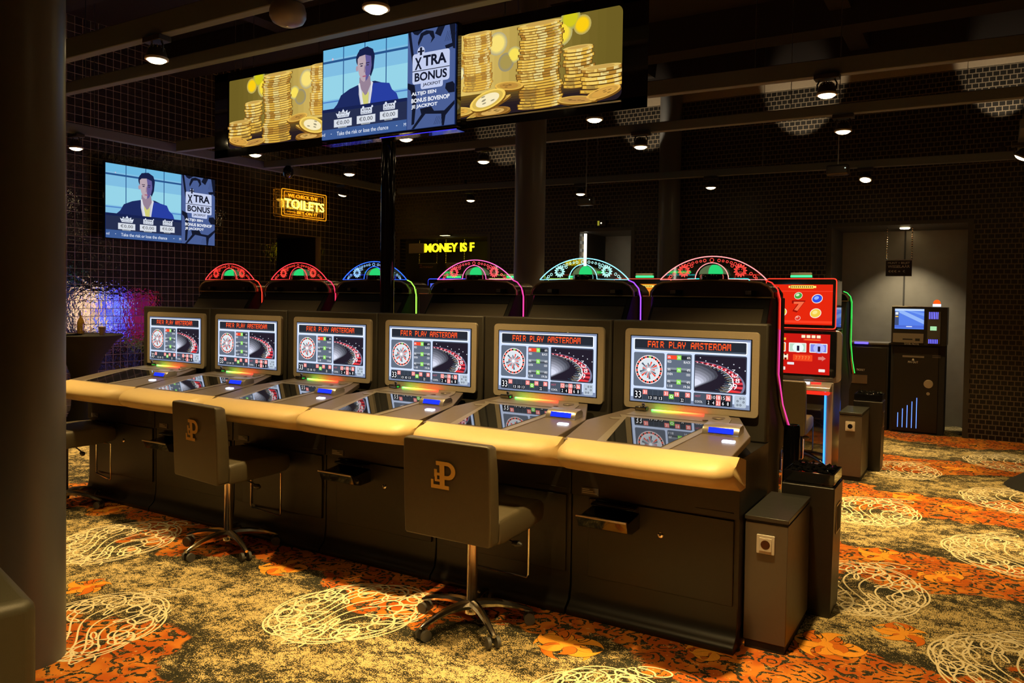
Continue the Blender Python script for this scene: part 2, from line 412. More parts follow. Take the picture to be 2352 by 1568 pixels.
b = MB(); b.box(XL-.1, 5, -6, 8.7, ZC, ZC+.1, M['ceil'])
for y in (.9, 3.2, 5.6):          # concrete ribs across the ceiling
    b.box(XL, 5, y, y+.35, ZC-.4, ZC-.001, M['ceil'])
for x in (-6.5, -3.4, -.6, 2.0):
    b.box(x, x+.22, -6, YW, ZC-.22, ZC-.001, M['ceil'])
tag(b.build('ceiling'), kind='structure')
b = MB(); b.box(XL-.12, XL, -6, 5.24, 0, ZC, TILE); b.box(XL-.12, XL, 6.2, 8.6, 0, ZC, TILE); b.box(XL-.12, XL, 5.24, 6.2, 2.6, ZC, TILE)
tag(b.build('wall_left'), kind='structure')
b = MB(); b.box(XL-1.2, XL-1.1, 5.0, 6.5, 0, 2.7, M['blackm']); b.box(XL-1.1, XL-.12, 5.14, 5.24, 0, 2.7, M['blackm']); b.box(XL-1.1, XL-.12, 6.2, 6.3, 0, 2.7, M['blackm']); b.box(XL-1.1, XL-.12, 5.24, 6.2, 2.6, 2.7, M['blackm'])
tag(b.build('trim_1'), kind='structure')
NI = [(-8.0, -6.15, 2.63), (-4.45, -3.60, 2.65), (-.80, .74, 2.60)]
b = MB(); xs = XL
for x0, x1, z in NI:
    b.box(xs, x0, YW, YW+.15, 0, 4.45, BRICK); b.box(x0, x1, YW, YW+.15, z, 4.45, BRICK); xs = x1
b.box(xs, 5, YW, YW+.15, 0, 4.45, BRICK)
tag(b.build('wall_back'), kind='structure')
PLA = pb('beige_plaster', (.32, .27, .20), .9, noise=.1)
b = MB(); b.box(XL, 5, YW, YW+.2, 4.451, 4.68, PLA); b.box(XL, 5, YW-.25, YW+.2, 4.681, ZC, M['ceil']); tag(b.build('trim_2'), kind='structure')
b = MB(); b.box(5, 5.1, -6, 8.6, 0, ZC, M['blackm']); tag(b.build('wall_right'), kind='structure')
b = MB(); b.box(XL, 5, -6.1, -6, 0, ZC, M['blackm']); tag(b.build('wall_front'), kind='structure')
NICH = pb('grey_niche_panel', (.30, .275, .22), .35, .2, noise=.18, nscale=6)
NICD = pb('dark_niche_lining', (.05, .046, .038), .5, noise=.1)
b = MB()
for i, (x0, x1, z) in enumerate(NI):
    m = NICH if i else NICD; d = .95
    b.box(x0, x1, YW+d, YW+d+.08, 0, z, m); b.box(x0-.03, x0, YW+.151, YW+d, 0, z, NICD); b.box(x1, x1+.03, YW+.151, YW+d, 0, z, NICD); b.box(x0, x1, YW+.151, YW+d, z, z+.05, NICD)
    for xx in (x0-.06, x1): b.box(xx, xx+.06, YW-.012, YW-.001, 0, z+.05, NICD)
    b.box(x0, x1, YW-.012, YW-.001, z, z+.05, NICD)
b.box(-.02, 0.0, YW+.93, YW+.95, 0, 2.6, NICD)
tag(b.build('trim_3'), kind='structure')

# ------------------------------------------------------------ round columns
def column(name, x, y, r, label):
    b = MB(); b.lathe([(r, 0), (r, ZC-.402 if False else ZC-.41)], M['column'], seg=48)
    o = b.build('round_column', smooth=True, loc=(x, y, 0)); tag(o, label, 'column')
column('a', -2.615, -1.715, .150, 'wide dark painted round column at the far left edge, cropped by the frame')
column('b', -2.90, 3.13, .150, 'round grey column standing behind the middle arched slot machines')
column('c', -2.96, 7.235, .155, 'round dark column standing against the back brick wall')
# ------------------------------------------------------------ lighting rails
def rail(p, q, label, w_=.07, h=.09, wires=3):
    p = Vector(p); q = Vector(q); d = q-p; L = d.length
    t = thing('lighting_rail', label, 'ceiling rail', (p.x, p.y, p.z), math.atan2(d.y, d.x))
    b = MB(); b.box(0, L, -w_/2, w_/2, 0, h, M['rail']); b.build('beam', t, bevel=.006)
    for k in range(wires):
        b = MB(); x = L*(k+.5)/wires; b.tube([(x, 0, h), (x, 0, ZC-.002-p.z)], .003, M['steel'], 5); b.build('suspension_wire', t)
    return t
ZR = 3.22
R3 = lambda x: 2.36+(x+1.5)*.045
R4 = lambda x: 3.60+(x+1.5)*.05
R6 = lambda x: 6.55+(x+1.5)*.08
rail((-7.0, -.40, ZR), (1.6, -.43, ZR), 'nearest grey ceiling rail crossing the top left corner with a smoke detector', h=.14)
rail((-7.0, .12, ZR), (3.2, .10, ZR), 'ceiling rail just above and in front of the gold coin light box')
rail((-7.0, 2.19, ZR), (4, R3(4), ZR), 'long ceiling rail running behind the gold coin light box', h=.12, wires=6)
rail((-7.0, 3.46, ZR), (4, R4(4), ZR), 'second long ceiling rail behind the light box', wires=6)
rail((-7.0, R6(-7.0), ZR), (4, R6(4), ZR), 'farthest ceiling rail close to the back brick wall', wires=5)
rail((-7.08, .3, ZR), (-7.06, 6.0, ZR), 'ceiling rail running along the black tiled left wall', h=.10, wires=3)

# ------------------------------------------------------------ track lamps
LENS = em((255, 226, 170), 14)
def lamp_proto():
    t = thing('track_spotlight', '', 'spotlight')
    b = MB(); b.box(-.085, .085, -.045, .045, .10, .135, M['lampb']); b.build('adapter', t, bevel=.004)
    b = MB(); b.tube([(-.062, 0, .035), (-.066, 0, .07), (-.05, 0, .10)], .006, M['lampb'], 6); b.tube([(.062, 0, .035), (.066, 0, .07), (.05, 0, .10)], .006, M['lampb'], 6); b.build('yoke', t)
    b = MB(); b.lathe([(.012, .085), (.035, .078), (.052, .055), (.062, .025), (.0665, 0), (.0665, -.006)], M['lampb'], seg=24)
    for k in range(12):
        a = 2*PI*k/12; c, s = math.cos(a), math.sin(a)
        b.tube([(.030*c, .030*s, .082), (.050*c, .050*s, .062)], .003, M['steel'], 4)
    head = b.build('lamp_head', t, smooth=True)
    b = MB(); b.lathe([(.067, -.010), (.071, -.008), (.071, .004), (.066, .006)], M['bronze'], seg=24); b.build('rim', head, smooth=True)
    b = MB(); b.lathe([(0, -.030), (.02, -.029), (.04, -.024), (.055, -.014), (.0655, -.004)], LENS, seg=24); b.build('lens', head)
    return t
LAMP = lamp_proto(); used = [False]
def lamp(x, y, label, z=3.085, power=1.0, tilt=(0, 0), ang=62, light=True, group=None):
    if used[0]: o = dup(LAMP, (x, y, z), 0, label)
    else: o = LAMP; o.location = (x, y, z); o['label'] = label; used[0] = True
    if tilt != (0, 0):
        for c in o.children:
            if c.name.startswith('lamp_head'): c.rotation_euler = (tilt[0], tilt[1], 0)
    if light:
        ld = bpy.data.lights.new('spot_beam', 'SPOT'); ld.energy = SPOT_W*power; ld.color = WARM; ld.spot_size = math.radians(ang); ld.spot_blend = 1.0; ld.shadow_soft_size = .045
        lo = bpy.data.objects.new('spot_beam', ld); COL.objects.link(lo); lo.parent = o; lo.location = (0, 0, -.03); lo.rotation_euler = (tilt[0], tilt[1], 0)
    return o
lamp(-3.60, -.42, 'large lit spotlight on the nearest rail, upper left of the photo', power=1.15, ang=90)
lamp(-1.79, -.42, 'spotlight cut by the top edge above the hanging television', power=1.25, ang=90)
lamp(.02, -.42, 'spotlight on the nearest rail out of view above the right roulette desk', power=1.25, ang=90)
lamp(-5.4, -.42, 'spotlight on the nearest rail out of view behind the left column', power=.9, ang=90)
lamp(-7.10, 1.07, 'lit spotlight on the left wall rail beside the left column', power=.8, ang=80)
for x_, n_ in ((-5.2, 'at the far left end'), (-.7, 'in the middle'), (.4, 'near the camera'), (2.2, 'at the right end')):
    lamp(x_, -2.35, 'spotlight on the front rail out of view, ' + n_, power=.72, ang=100)
lamp(-4.35, -2.35, 'spotlight out of view left of the near round column', power=.5)
lamp(-5.70, R3(-5.7), 'lit spotlight just under the left half of the coin light box', power=.7)
lamp(-3.75, R3(-3.75), 'lit spotlight directly below the right part of the hanging television', power=.7)
lamp(-1.85, R3(-1.85), 'bell-shaped spotlight hanging below the right coin picture', power=.8)
lamp(-.07, R3(-.07)-.02, 'large spotlight on the long rail right of the light box', power=1.0)
lamp(1.9, R3(1.9), 'spotlight on the long rail out of view at the right', power=.8)
lamp(-5.69, R4(-5.69)+.2, 'lit spotlight to the left of the black pole, above the toilets sign', power=.5, z=3.085)
lamp(-3.75, R4(-3.75)+.1, 'dim spotlight between the black pole and the grey column', power=.6)
lamp(-1.94, R4(-1.94), 'spotlight right of the grey column on the second long rail', power=.8)
lamp(-.15, R4(-.15)+.05, 'smaller spotlight on the second rail, just below the large one right of the light box', power=1.0)
lamp(1.9, R4(1.9), 'spotlight on the second long rail out of view at the right', power=.7)
lamp(-7.13, 5.0, 'lit spotlight right above and beside the neon toilets sign', power=.35, tilt=(0, .25))
lamp(-5.76, R6(-5.76)+.1, 'smallest dim spotlight above the yellow money sign', power=.5)
lamp(-3.94, R6(-3.94), 'small lit spotlight just right of the grey column near the back wall', power=.5)
lamp(-2.14, R6(-2.14), 'small lit spotlight right of the far column near the back wall', power=.5)
lamp(-.32, R6(-.32), 'small round bright spotlight above the grey change machine niche', power=.8, tilt=(-.35, .1))
lamp(1.20, 5.55, 'tilted spotlight cut off by the right edge of the photo', power=.9, tilt=(.1, .5), z=3.05)
rail((1.2, 5.0, ZR), (1.22, 6.4, ZR), 'short ceiling rail at the right edge holding a tilted spotlight', wires=2)
rail((-7.0, -2.35, ZR), (3.2, -2.35, ZR), 'front ceiling rail above the camera side, out of view')
# uplights added on the far rail to light the top of the back wall
for i, x in enumerate((-5.8, -3.35, -1.2, 1.05)):
    t = thing('uplight', ['uplight on the far rail left of the grey column', 'uplight on the far rail behind the coin light box end', 'uplight on the far rail above the spotlight right of the light box', 'uplight on the far rail at the upper right edge'][i], 'lamp', (x, R6(x), ZR+.095))
    b = MB(); b.lathe([(.03, 0), (.032, .06), (.028, .06), (.026, .05)], M['lampb'], seg=16); b.build('lamp_body', t, smooth=True)
    ld = bpy.data.lights.new('spot_beam', 'SPOT'); ld.energy = 75; ld.color = (1, .78, .5); ld.spot_size = math.radians(46); ld.spot_blend = .35; ld.shadow_soft_size = .02
    lo = bpy.data.objects.new('spot_beam', ld); COL.objects.link(lo); lo.parent = t; lo.location = (0, 0, .07)
    lo.rotation_euler = Vector((0, YW-R6(x), 1.0)).to_track_quat('-Z', 'Y').to_euler()
#@@PART2
# ------------------------------------------------------------ roulette terminals
W = .8576
C_ = lambda r, g, b_, s=1.0: em((r, g, b_), s)
def roulette_screen(parent):
    a = Art(.65, .357); C_ = lambda r_, g_, b_, s_=1.0: em((r_, g_, b_), s_*1.22)
    LB = C_(196, 210, 238); DK = C_(36, 40, 48); PN = C_(92, 102, 118); PN2 = C_(70, 78, 92); WH = C_(245, 245, 250); RD = C_(225, 60, 40); GR = C_(120, 200, 60); BK = C_(14, 14, 18); OR = C_(255, 84, 28, 1.1)
    PK = C_(235, 120, 110); HI = C_(232, 238, 252, 1.1); GRY = C_(172, 184, 198); LG = C_(205, 214, 220)
    a.rect(0, 1, 0, 1, C_(120, 132, 160), 1); a.rect(.006, .994, .03, .93, LB, 2)
    a.rr(.028, .972, .03, .215, .006, HI, 3); a.rr(.034, .966, .045, .205, .005, DK, 4); a.rect(.04, .96, .18, .20, C_(66, 76, 90), 5)
    a.led('FAIR PLAY AMSTERDAM', .15, .845, .068, .165, OR, 6)
    a.rr(.028, .298, .245, .765, .008, PN, 3); a.rr(.316, .53, .245, .775, .008, PN, 3); a.rr(.55, .972, .235, .785, .008, C_(60, 66, 80), 3)
    a.rr(.028, .53, .80, .975, .006, PN2, 3); a.rr(.55, .865, .80, .975, .006, PN2, 3); a.rr(.88, .972, .80, .975, .008, GRY, 3)
    cx, cy, R = .163, .505, .078
    a.circ(cx, cy, R, C_(240, 225, 225), 4, 36)
    for k in range(36):
        t0 = 2*PI*k/36; t1 = t0+2*PI/36*.9; p = []
        for r, t in ((.074, t0), (.074, t1), (.064, t1), (.064, t0)): p.append((cx+r*math.cos(t)/a.W, cy+r*math.sin(t)/a.H))
        a.poly(p, (GR if k == 27 else (RD if k % 2 else BK)), 5)
    a.circ(cx, cy, .063, C_(240, 220, 220), 6, 32); a.circ(cx, cy, .060, LG, 7, 32)
    rr_ = random.Random(3)
    for k in range(26):
        t = 2*PI*k/26; L = rr_.choice((.028, .036, .046, .052)); m = (RD, C_(160, 168, 180), PN2, RD, C_(160, 168, 180), PN2, PN2)[k % 7]
        p = [(cx+.008*math.cos(t)/a.W, cy+.008*math.sin(t)/a.H)]+[(cx+L*math.cos(t+d)/a.W, cy+L*math.sin(t+d)/a.H) for d in (-.1, .1)]
        a.poly(p, m, 8+.01*k)
    a.circ(cx, cy, .009, WH, 9, 14)
    for j, (v, l, r, t1, t2) in enumerate(((.27, '38%', '60%', 'RED', 'BLACK'), (.455, '50%', '47%', 'EVEN', 'ODD'), (.635, '49%', '47%', '1-18', '19-36'))):
        a.rect(.322, .522, v, v+.06, C_(40, 44, 52) if j == 0 else C_(130, 138, 148), 4)
        if j == 0: a.rect(.322, .405, v, v+.06, C_(235, 70, 40), 5)
        else: a.rect(.322, .522, v+.03, v+.06, C_(70, 76, 86), 5)
        a.rect(.405, .442, v-.005, v+.065, C_(130, 210, 70), 6); a.text('3%', .411, .436, v+.012, v+.048, WH, 7)
        a.text(l, .326, .352, v+.012, v+.045, WH, 7); a.text(r, .49, .519, v+.012, v+.045, WH, 7)
        a.text(t1, .326, .326+.011*len(t1), v+.078, v+.112, WH, 7); a.text(t2, .519-.011*len(t2), .519, v+.078, v+.112, WH, 7)
    # close-up of the wheel
    a.rect(.558, .965, .255, .765, C_(34, 28, 40), 4)
    for k in range(9): a.circ(.60+.045*k, .285+(k % 3)*.03+.012*k, .003, C_(220, 225, 235), 5, 8)
    def ringseg(r0, r1, a0, a1, m, L, ecc=.62, c=(.545, .62)):
        p = []
        n = 6
        for r, s_ in ((r0, 1), (r1, -1)):
            for k in range(n+1):
                t = math.radians(a0+(a1-a0)*(k/n if s_ == 1 else 1-k/n)); x = c[0]+r*math.cos(t); y = c[1]-r*math.sin(t)*ecc*a.W/a.H+ (0.0)
                p.append((min(.963, max(.559, x)), min(.763, max(.257, y))))
        a.poly(p, m, L)
    def wheel_pt(t, f):
        # f 0 = outer rim, 1 = inner edge of the number ring, 2 = inner edge of the frets
        x = .40*math.cos(t)+.0; y = .40*math.sin(t)*.80; near = (1-math.sin(t))/2
        g = 1-(.09+.20*near)*min(f, 1)-(.10+.30*near)*max(0, f-1)
        return (min(.963, max(.559, .545+x*g)), min(.763, max(.257, .66-y*g)))
    def ring(f0, f1, a0, a1, m, L, n=4):
        ts_ = [math.radians(a0+(a1-a0)*k/n) for k in range(n+1)]
        a.poly([wheel_pt(t, f0) for t in ts_]+[wheel_pt(t, f1) for t in reversed(ts_)], m, L)
    ring(-.22, 0, -30, 88, C_(112, 114, 140), 5, 24)
    for k in range(24):
        st = 1+.5*(k < 6); a1 = 88-sum(3.2+.14*j for j in range(k)); a0 = a1-(3.2+.14*k)
        ring(.0, 1.0, a0, a1, C_(214, 60, 70) if k % 2 == 0 else C_(96, 20, 34), 6)
    ring(.0, 1.0, -30, -19, C_(238, 40, 26), 6.5, 6)
    ring(.96, 1.06, -30, 88, C_(232, 214, 226), 7, 24)
    for k in range(46):
        a0 = 86-k*2.55; ring(1.07, 1.4+.4*((k*7) % 3)/2, a0-1.0, a0, C_(*((214, 222, 228), (90, 84, 78), (150, 160, 176), (196, 170, 116), (60, 110, 130))[k % 5]), 6)
    p = [(.559, .345), (.62, .365), (.68, .41), (.73, .47), (.748, .53), (.735, .575), (.69, .625), (.63, .675), (.559, .735)]
    for k, c in enumerate(((62, 62, 72), (84, 86, 98), (106, 108, 120), (130, 132, 146), (156, 158, 174), (182, 185, 202), (206, 210, 228))):
        f = 1-.12*k; a.poly([(.559+(x-.559)*f, .69+(y-.69)*f) for x, y in p], C_(*c), 7+.5*k)
    a.text('29', .832, .90, .635, .715, WH, 11); a.text('18', .862, .92, .555, .62, WH, 11); a.text('12', .862, .912, .485, .54, WH, 11); a.text('7', .858, .885, .43, .47, WH, 11)
    for k in range(10):
        t = math.radians(85-6.6*k); x_, y_ = wheel_pt(t, .5); a.rect(x_-.006, x_+.006, y_-.006-.001*k, y_+.006+.001*k, C_(246, 190, 200), 11)
    # history strip
    a.rect(.036, .105, .825, .96, BK, 4); a.text('33', .044, .098, .84, .945, WH, 5)
    for k, (t, m, low) in enumerate((('31', PK, 0), ('13', BK, 1), ('10', BK, 1), ('13', BK, 1), ('31', PK, 0), ('0', GR, .5), ('19', PK, 0), ('22', BK, 1), ('30', PK, 0))):
        u = .112+.046*k; a.rect(u, u+.042, .815, .965, C_(52, 60, 72), 4); v = .815+.08*low
        a.rect(u+.001, u+.041, v, v+.07, m, 5); a.text(t, u+.009, u+.034, v+.012, v+.058, WH, 6)
    a.text('HOT', .562, .61, .835, .865, C_(200, 90, 110), 5); a.text('COOL', .562, .625, .915, .945, WH, 5)
    for r_, row in enumerate(((('12', 1), ('10', 0), ('18', 1), ('15', 0), ('36', 1)), (('2', 0), ('4', 0), ('21', 1), ('6', 0), ('8', 0)))):
        for k, (t, m) in enumerate(row):
            u = .655+.039*k; v = .815+.08*r_; a.rect(u, u+.038, v, v+.075, PK if m else BK, 4); a.text(t, u+(.005 if len(t) > 1 else .012), u+(.033 if len(t) > 1 else .026), v+.012, v+.062, WH, 5)
    for u, v in ((.928, .84), (.952, .84), (.905, .88), (.952, .89), (.905, .935), (.928, .935)): a.circ(u, v, .0055, C_(60, 68, 82), 4, 12); a.circ(u, v, .003, GRY, 5, 8)
    return a.build('display', parent, loc=(.1255, .4985, 1.051))

def bar_material():
    t = NT('colour_changing_light_bar'); nt = t.nt; nt.nodes.remove(t.b)
    sep = nt.nodes.new('ShaderNodeSeparateXYZ'); nt.links.new(t.tc.outputs['Object'], sep.inputs[0])
    mr = nt.nodes.new('ShaderNodeMapRange'); mr.inputs[1].default_value = .26; mr.inputs[2].default_value = .55; nt.links.new(sep.outputs[0], mr.inputs[0])
    cr = nt.nodes.new('ShaderNodeValToRGB'); nt.links.new(mr.outputs[0], cr.inputs[0])
    cr.color_ramp.elements[0].color = (.02, .9, .08, 1); cr.color_ramp.elements[1].color = (1, .02, .01, 1)
    e = cr.color_ramp.elements.new(.3); e.color = (.6, .62, .03, 1); e = cr.color_ramp.elements.new(.6); e.color = (1, .12, .02, 1)
    em_ = nt.nodes.new('ShaderNodeEmission'); nt.links.new(cr.outputs[0], em_.inputs[0]); em_.inputs[1].default_value = 8
    nt.links.new(em_.outputs[0], nt.nodes['Material Output'].inputs[0]); return t.m
LBAR = bar_material()
def rrect3(x0, x1, z0, z1, r, n=5):
    p = []
    for cx, cz, a in ((x1-r, z1-r, 0), (x0+r, z1-r, 90), (x0+r, z0+r, 180), (x1-r, z0+r, 270)):
        for k in range(n): t = math.radians(a+k*90/(n-1)); p.append((cx+r*math.cos(t), cz+r*math.sin(t)))
    return p
def dz(y): return .925+.13*(y+.15)
def slab(b, poly, z0, z1, m):
    n = len(poly); vs = [(x, y, dz(y)+z0) for x, y in poly]+[(x, y, dz(y)+z1) for x, y in poly]
    b.add(vs, [list(range(n-1, -1, -1)), list(range(n, 2*n))]+[[i, (i+1) % n, (i+1) % n+n, i+n] for i in range(n)], m)
RL = ['leftmost of the six roulette terminals, at the far end of the row', 'second roulette terminal from the left, beside the left office chair', 'third roulette terminal from the left, right of the chair with gold letters',
      'fourth roulette terminal from the left, just right of the black pole', 'roulette terminal behind the nearest gold lettered chair, fifth from the left', 'largest nearest roulette terminal at the right end of the row']
def make_terminal():
    t = thing('roulette_terminal', RL[0], 'roulette machine', (-6*W, 0, 0), 0, 'roulette terminals in one row')
    b = MB(); b.box(.004, W-.004, .055, .585, .10, .885, M['black']); b.box(.004, W-.004, .043, .055, .61, .80, M['black'])
    b.box(.65, .83, .0405, .0431, .634, .639, M['blackm']); b.build('cabinet_body', t, bevel=.003)
    b = MB(); b.box(.10, .83, .043, .055, .205, .60, M['black']); d = b.build('door', t, bevel=.002)
    b = MB(); b.lathe([(.0, -.006), (.010, -.006), (.014, -.003), (.014, .004)], M['chrome'], (.482, .042, .478), 16, ax='y'); b.lathe([(0, -.008), (.004, -.008), (.004, -.003)], M['blackm'], (.482, .042, .478), 8, ax='y'); b.build('lock', d, smooth=True)
    b = MB(); b.prism([(.055, .20), (.050, .12), (.040, .07), (.015, .045), (.0, .035), (-.005, .018), (0, 0), (.585, 0), (.585, .20)], 'x', .006, W-.006, M['plinth']); b.build('plinth', t, smooth=True, bevel=.002)
    # coin tray
    b = MB(); b.prism([(.045, .60), (-.02, .598), (-.025, .588), (.02, .57), (.045, .56)], 'x', .14, .37, M['gloss'])
    b.prism([(.045, .565), (-.10, .548), (-.125, .560), (-.13, .553), (-.105, .50), (-.05, .485), (.045, .49)], 'x', .115, .375, M['gloss'])
    tr = b.build('coin_tray', t, bevel=.003)
    b = MB(); b.box(.112, .378, -.136, -.122, .552, .562, M['steel']); b.build('lip', tr, bevel=.003)
    b = MB(); b.box(.06, .155, .038, .043, .62, .655, M['plastic'])
    for k in range(3): b.box(.065, .145-.02*k, .0372, .0381, .627+.009*k, .630+.009*k, M['sock'])
    b.build('type_plate', t)
    # armrest
    b = MB(); rings = []
    us = [0, .008, .02, .04, .07, .12, .2, .3, .4, .5, .6, .7, .8, .88, .93, .96, .98, .992, 1]
    for u in us:
        e = min(u, 1-u); k = 1-.62*max(0, 1-e/.09)**2.2; p = (.095+.055*math.sin(PI*(.15+.7*u)))*k; hz = .067*(1-.50*max(0, 1-e/.09)**2.4)
        r = [(-.13, .93)]+[(-.19-p*math.sin(math.radians(a_)), .866+hz*math.cos(math.radians(a_))) for a_ in range(0, 165, 11)]+[(-.10, .775), (-.02, .775), (-.02, .90)]
        rings.append([(.062+(.833)*u, y, z) for y, z in r])
    b.loft(rings, M['leather']); b.build('armrest', t, smooth=True)
    # desk
    b = MB(); slab(b, [(.05, -.15), (.858, -.15), (.857, .20), (.725, .50), (.13, .50), (.005, .20)], -.03, 0, M['desk']); dk = b.build('desk_top', t, bevel=.003)
    b = MB(); slab(b, [(.22, -.145), (.575, -.145), (.66, .31), (.70, .33), (.70, .345), (.13, .345), (.16, .30), (.10, .27), (.13, .25), (.17, .26)], .0005, .004, M['trim']); b.build('screen_surround', dk)
    b = MB(); slab(b, [(.265, -.125), (.535, -.125), (.625, .30), (.19, .30)], .0045, .007, M['glass']); b.build('touch_screen', t)
    b = MB(); slab(b, [(.16, .355), (.71, .355), (.70, .44), (.67, .495), (.20, .495)], .0005, .005, M['trim'])
    b.lathe([(0, .006), (.03, .006), (.034, .002)], M['desk'], (.635, .44, dz(.44)+.002), 20); b.lathe([(0, .005), (.016, .004)], M['plastic'], (.585, .375, dz(.375)+.004), 14); b.build('control_plate', t)
    b = MB(); b.box(.262, .548, .466, .478, dz(.47)+.005, dz(.47)+.011, LBAR); b.build('light_bar', t)
    b = MB(); b.box(.18, .245, .43, .475, dz(.45)+.005, dz(.45)+.028, M['gloss']); kn = b.build('card_reader', t, bevel=.005)
    b = MB(); b.lathe([(0, .045), (.008, .042), (.010, .034), (.006, .028), (.006, .02)], M['chrome'], (.222, .452, dz(.45)+.003), 12); b.build('knob', kn, smooth=True)
    b = MB(); rings = []
    for y, h in ((.165, .010), (.178, .030), (.195, .038), (.245, .036), (.262, .02)):
        rings.append([(.635, y, dz(y)+.001), (.635, y, dz(y)+h), (.645, y, dz(y)+h+.003), (.80, y, dz(y)+h+.003), (.81, y, dz(y)+h), (.81, y, dz(y)+.001)])
    b.loft(rings, M['silver']); ba = b.build('note_acceptor', t, smooth=True)
    b = MB(); BL = em((25, 45, 235), 1.8); y0, y1 = .1665, .1765
    b.add([(.665, y0-.003, dz(y0)+.010), (.785, y0-.003, dz(y0)+.010), (.785, y1-.002, dz(y1)+.033), (.665, y1-.002, dz(y1)+.033)], [(0, 1, 2, 3)], BL); b.build('blue_window', ba)
    b = MB(); slab(b, rrect3(.76, .82, .055, .085, .008), .001, .007, em((215, 228, 255), 3)); b.build('button', t)
    # back panel and screen
    b = MB(); b.box(.003, W-.003, .522, .60, .885, 1.493, M['panel']); b.build('screen_housing', t, bevel=.010)
    b = MB(); b.prism(rrect3(.088, .817, 1.013, 1.448, .022), 'y', .501, .5219, M['bronze']); b.box(.120, .781, .4996, .5009, 1.047, 1.412, M['gloss']); bz = b.build('screen_bezel', t, bevel=.002)
    roulette_screen(bz)
    return t
T0 = make_terminal()
for i in range(1, 6): dup(T0, (-(6-i)*W, 0, 0), 0, RL[i])

# ------------------------------------------------------------ swivel chairs
def make_chair(label):
    t = thing('swivel_chair', label, 'chair')
    b = MB(); rings = []
    for z, th, dy, e in ((.475, .06, .0, .012), (.485, .08, 0, .003), (.60, .085, -.004, 0), (.80, .08, -.012, 0), (.925, .07, -.018, .003), (.938, .05, -.018, .012)):
        rings.append([(-.245+e, -.225+dy, z), (-.25+e, -.205+dy, z), (-.25+e, -.225+dy+th-.02, z), (-.24+e, -.225+dy+th, z), (.24-e, -.225+dy+th, z), (.25-e, -.225+dy+th-.02, z), (.25-e, -.205+dy, z), (.245-e, -.225+dy, z)])
    b.loft(rings, M['dleather']); bk = b.build('backrest', t, smooth=True, bevel=.010, bseg=3)
    # gold monogram on the rear of the back
    a = Art(.14, .13); G = M['logo']
    a.rect(.36, .56, 0, .95, G); a.rect(.22, .40, 0, .15, G); a.rect(0, .73, .86, 1.0, G); a.poly([(0, .68), (.10, .68), (.10, .86), (0, .86)], G)
    a.rect(.14, .26, .30, .58, G); a.rect(.14, .36, .42, .52, G); a.rect(.16, .26, .58, .72, G); a.rect(.16, .36, .66, .74, G)
    p = []
    for k in range(13): t_ = math.radians(-90+k*15); p.append((.68+.32*math.cos(t_), .32+.32*math.sin(t_)))
    q = [];
    for k in range(13): t_ = math.radians(90-k*15); q.append((.66+.17*math.cos(t_), .32+.18*math.sin(t_)))
    a.poly([(.56, 0)]+p+[(.56, .64), (.56, .50)]+q+[(.56, .14)], G)
    o = a.build('monogram', bk, loc=(-.075, -.2415, .715)); o.rotation_euler = (math.radians(3.2), 0, 0)
    b = MB(); rings = []
    for y, z0, z1, e in ((-.15, .475, .585, .0), (-.10, .470, .592, 0), (.15, .480, .60, 0), (.25, .492, .597, 0), (.285, .505, .585, .01)):
        rings.append([(-.245+e, y, z0), (-.25+e, y, z0+.02), (-.25+e, y, z1-.02), (-.235+e, y, z1), (.235-e, y, z1), (.25-e, y, z1-.02), (.25-e, y, z0+.02), (.245-e, y, z0)])
    b.loft(rings, M['dleather']); b.build('seat', t, smooth=True, bevel=.008, bseg=3)
    b = MB(); b.lathe([(.045, .470), (.045, .46), (.026, .45), (.026, .10), (.03, .095), (.034, .06), (.02, .055)], M['chrome'], seg=24); b.build('gas_column', t, smooth=True)
    b = MB()
    for k in range(5):
        a_ = math.radians(36+72*k); c, s = math.cos(a_), math.sin(a_); rings = []
        for r, z, wd, h in ((.015, .100, .026, .028), (.06, .108, .024, .024), (.13, .106, .021, .020), (.21, .092, .018, .016), (.28, .070, .015, .013), (.302, .062, .010, .008)):
            ring = []
            for j in range(8):
                q_ = 2*PI*j/8; ox = wd*math.cos(q_); oz = h*math.sin(q_); ring.append((r*c-ox*s, r*s+ox*c, z+oz))
            rings.append(ring)
        bb = MB(); bb.loft(rings, M['chrome']); bb.build('base_arm', t, smooth=True)
        bb = MB(); x, y = .285*c, .285*s; tx, ty = -s, c
        for sg in (-1, 1):
            cx, cy = x+tx*.014*sg, y+ty*.014*sg
            prof = []; n = 16
            for rr in (0,):
                for kk in range(n): q_ = 2*PI*kk/n; prof.append((cx+c*.027*math.cos(q_), cy+s*.027*math.cos(q_), .027+.027*math.sin(q_)))
            inn = [(p_[0]+tx*.016*sg, p_[1]+ty*.016*sg, p_[2]) for p_ in prof]
            bb.loft([prof, inn], M['plastic'])
        bb.tube([(x, y, .027), (x, y, .060)], .007, M['lampb'], 8); bb.build('caster', t, smooth=True)
    b = MB(); b.tube([(-.165, .22, .475), (-.165, .27, .46), (-.165, .27, .20), (-.155, .27, .185), (.155, .27, .185), (.165, .27, .20), (.165, .27, .46), (.165, .22, .475)], .006, M['chrome'], 8); b.build('foot_rest', t, smooth=True)
    b = MB(); b.tube([(.03, .05, .455), (.16, .06, .435), (.20, .06, .425)], .005, M['lampb'], 6); b.lathe([(0, -.03), (.014, -.02), (.018, .01), (.008, .03), (0, .032)], M['lampb'], (.215, .06, .42), 10, ax='x'); b.build('height_lever', t, smooth=True)
    return t
CH = make_chair('nearest dark leather swivel chair with gold monogram, in front of the fifth terminal'); CH.location = (-1.19, -.36, 0)
tag(CH, group='swivel chairs at the machines')
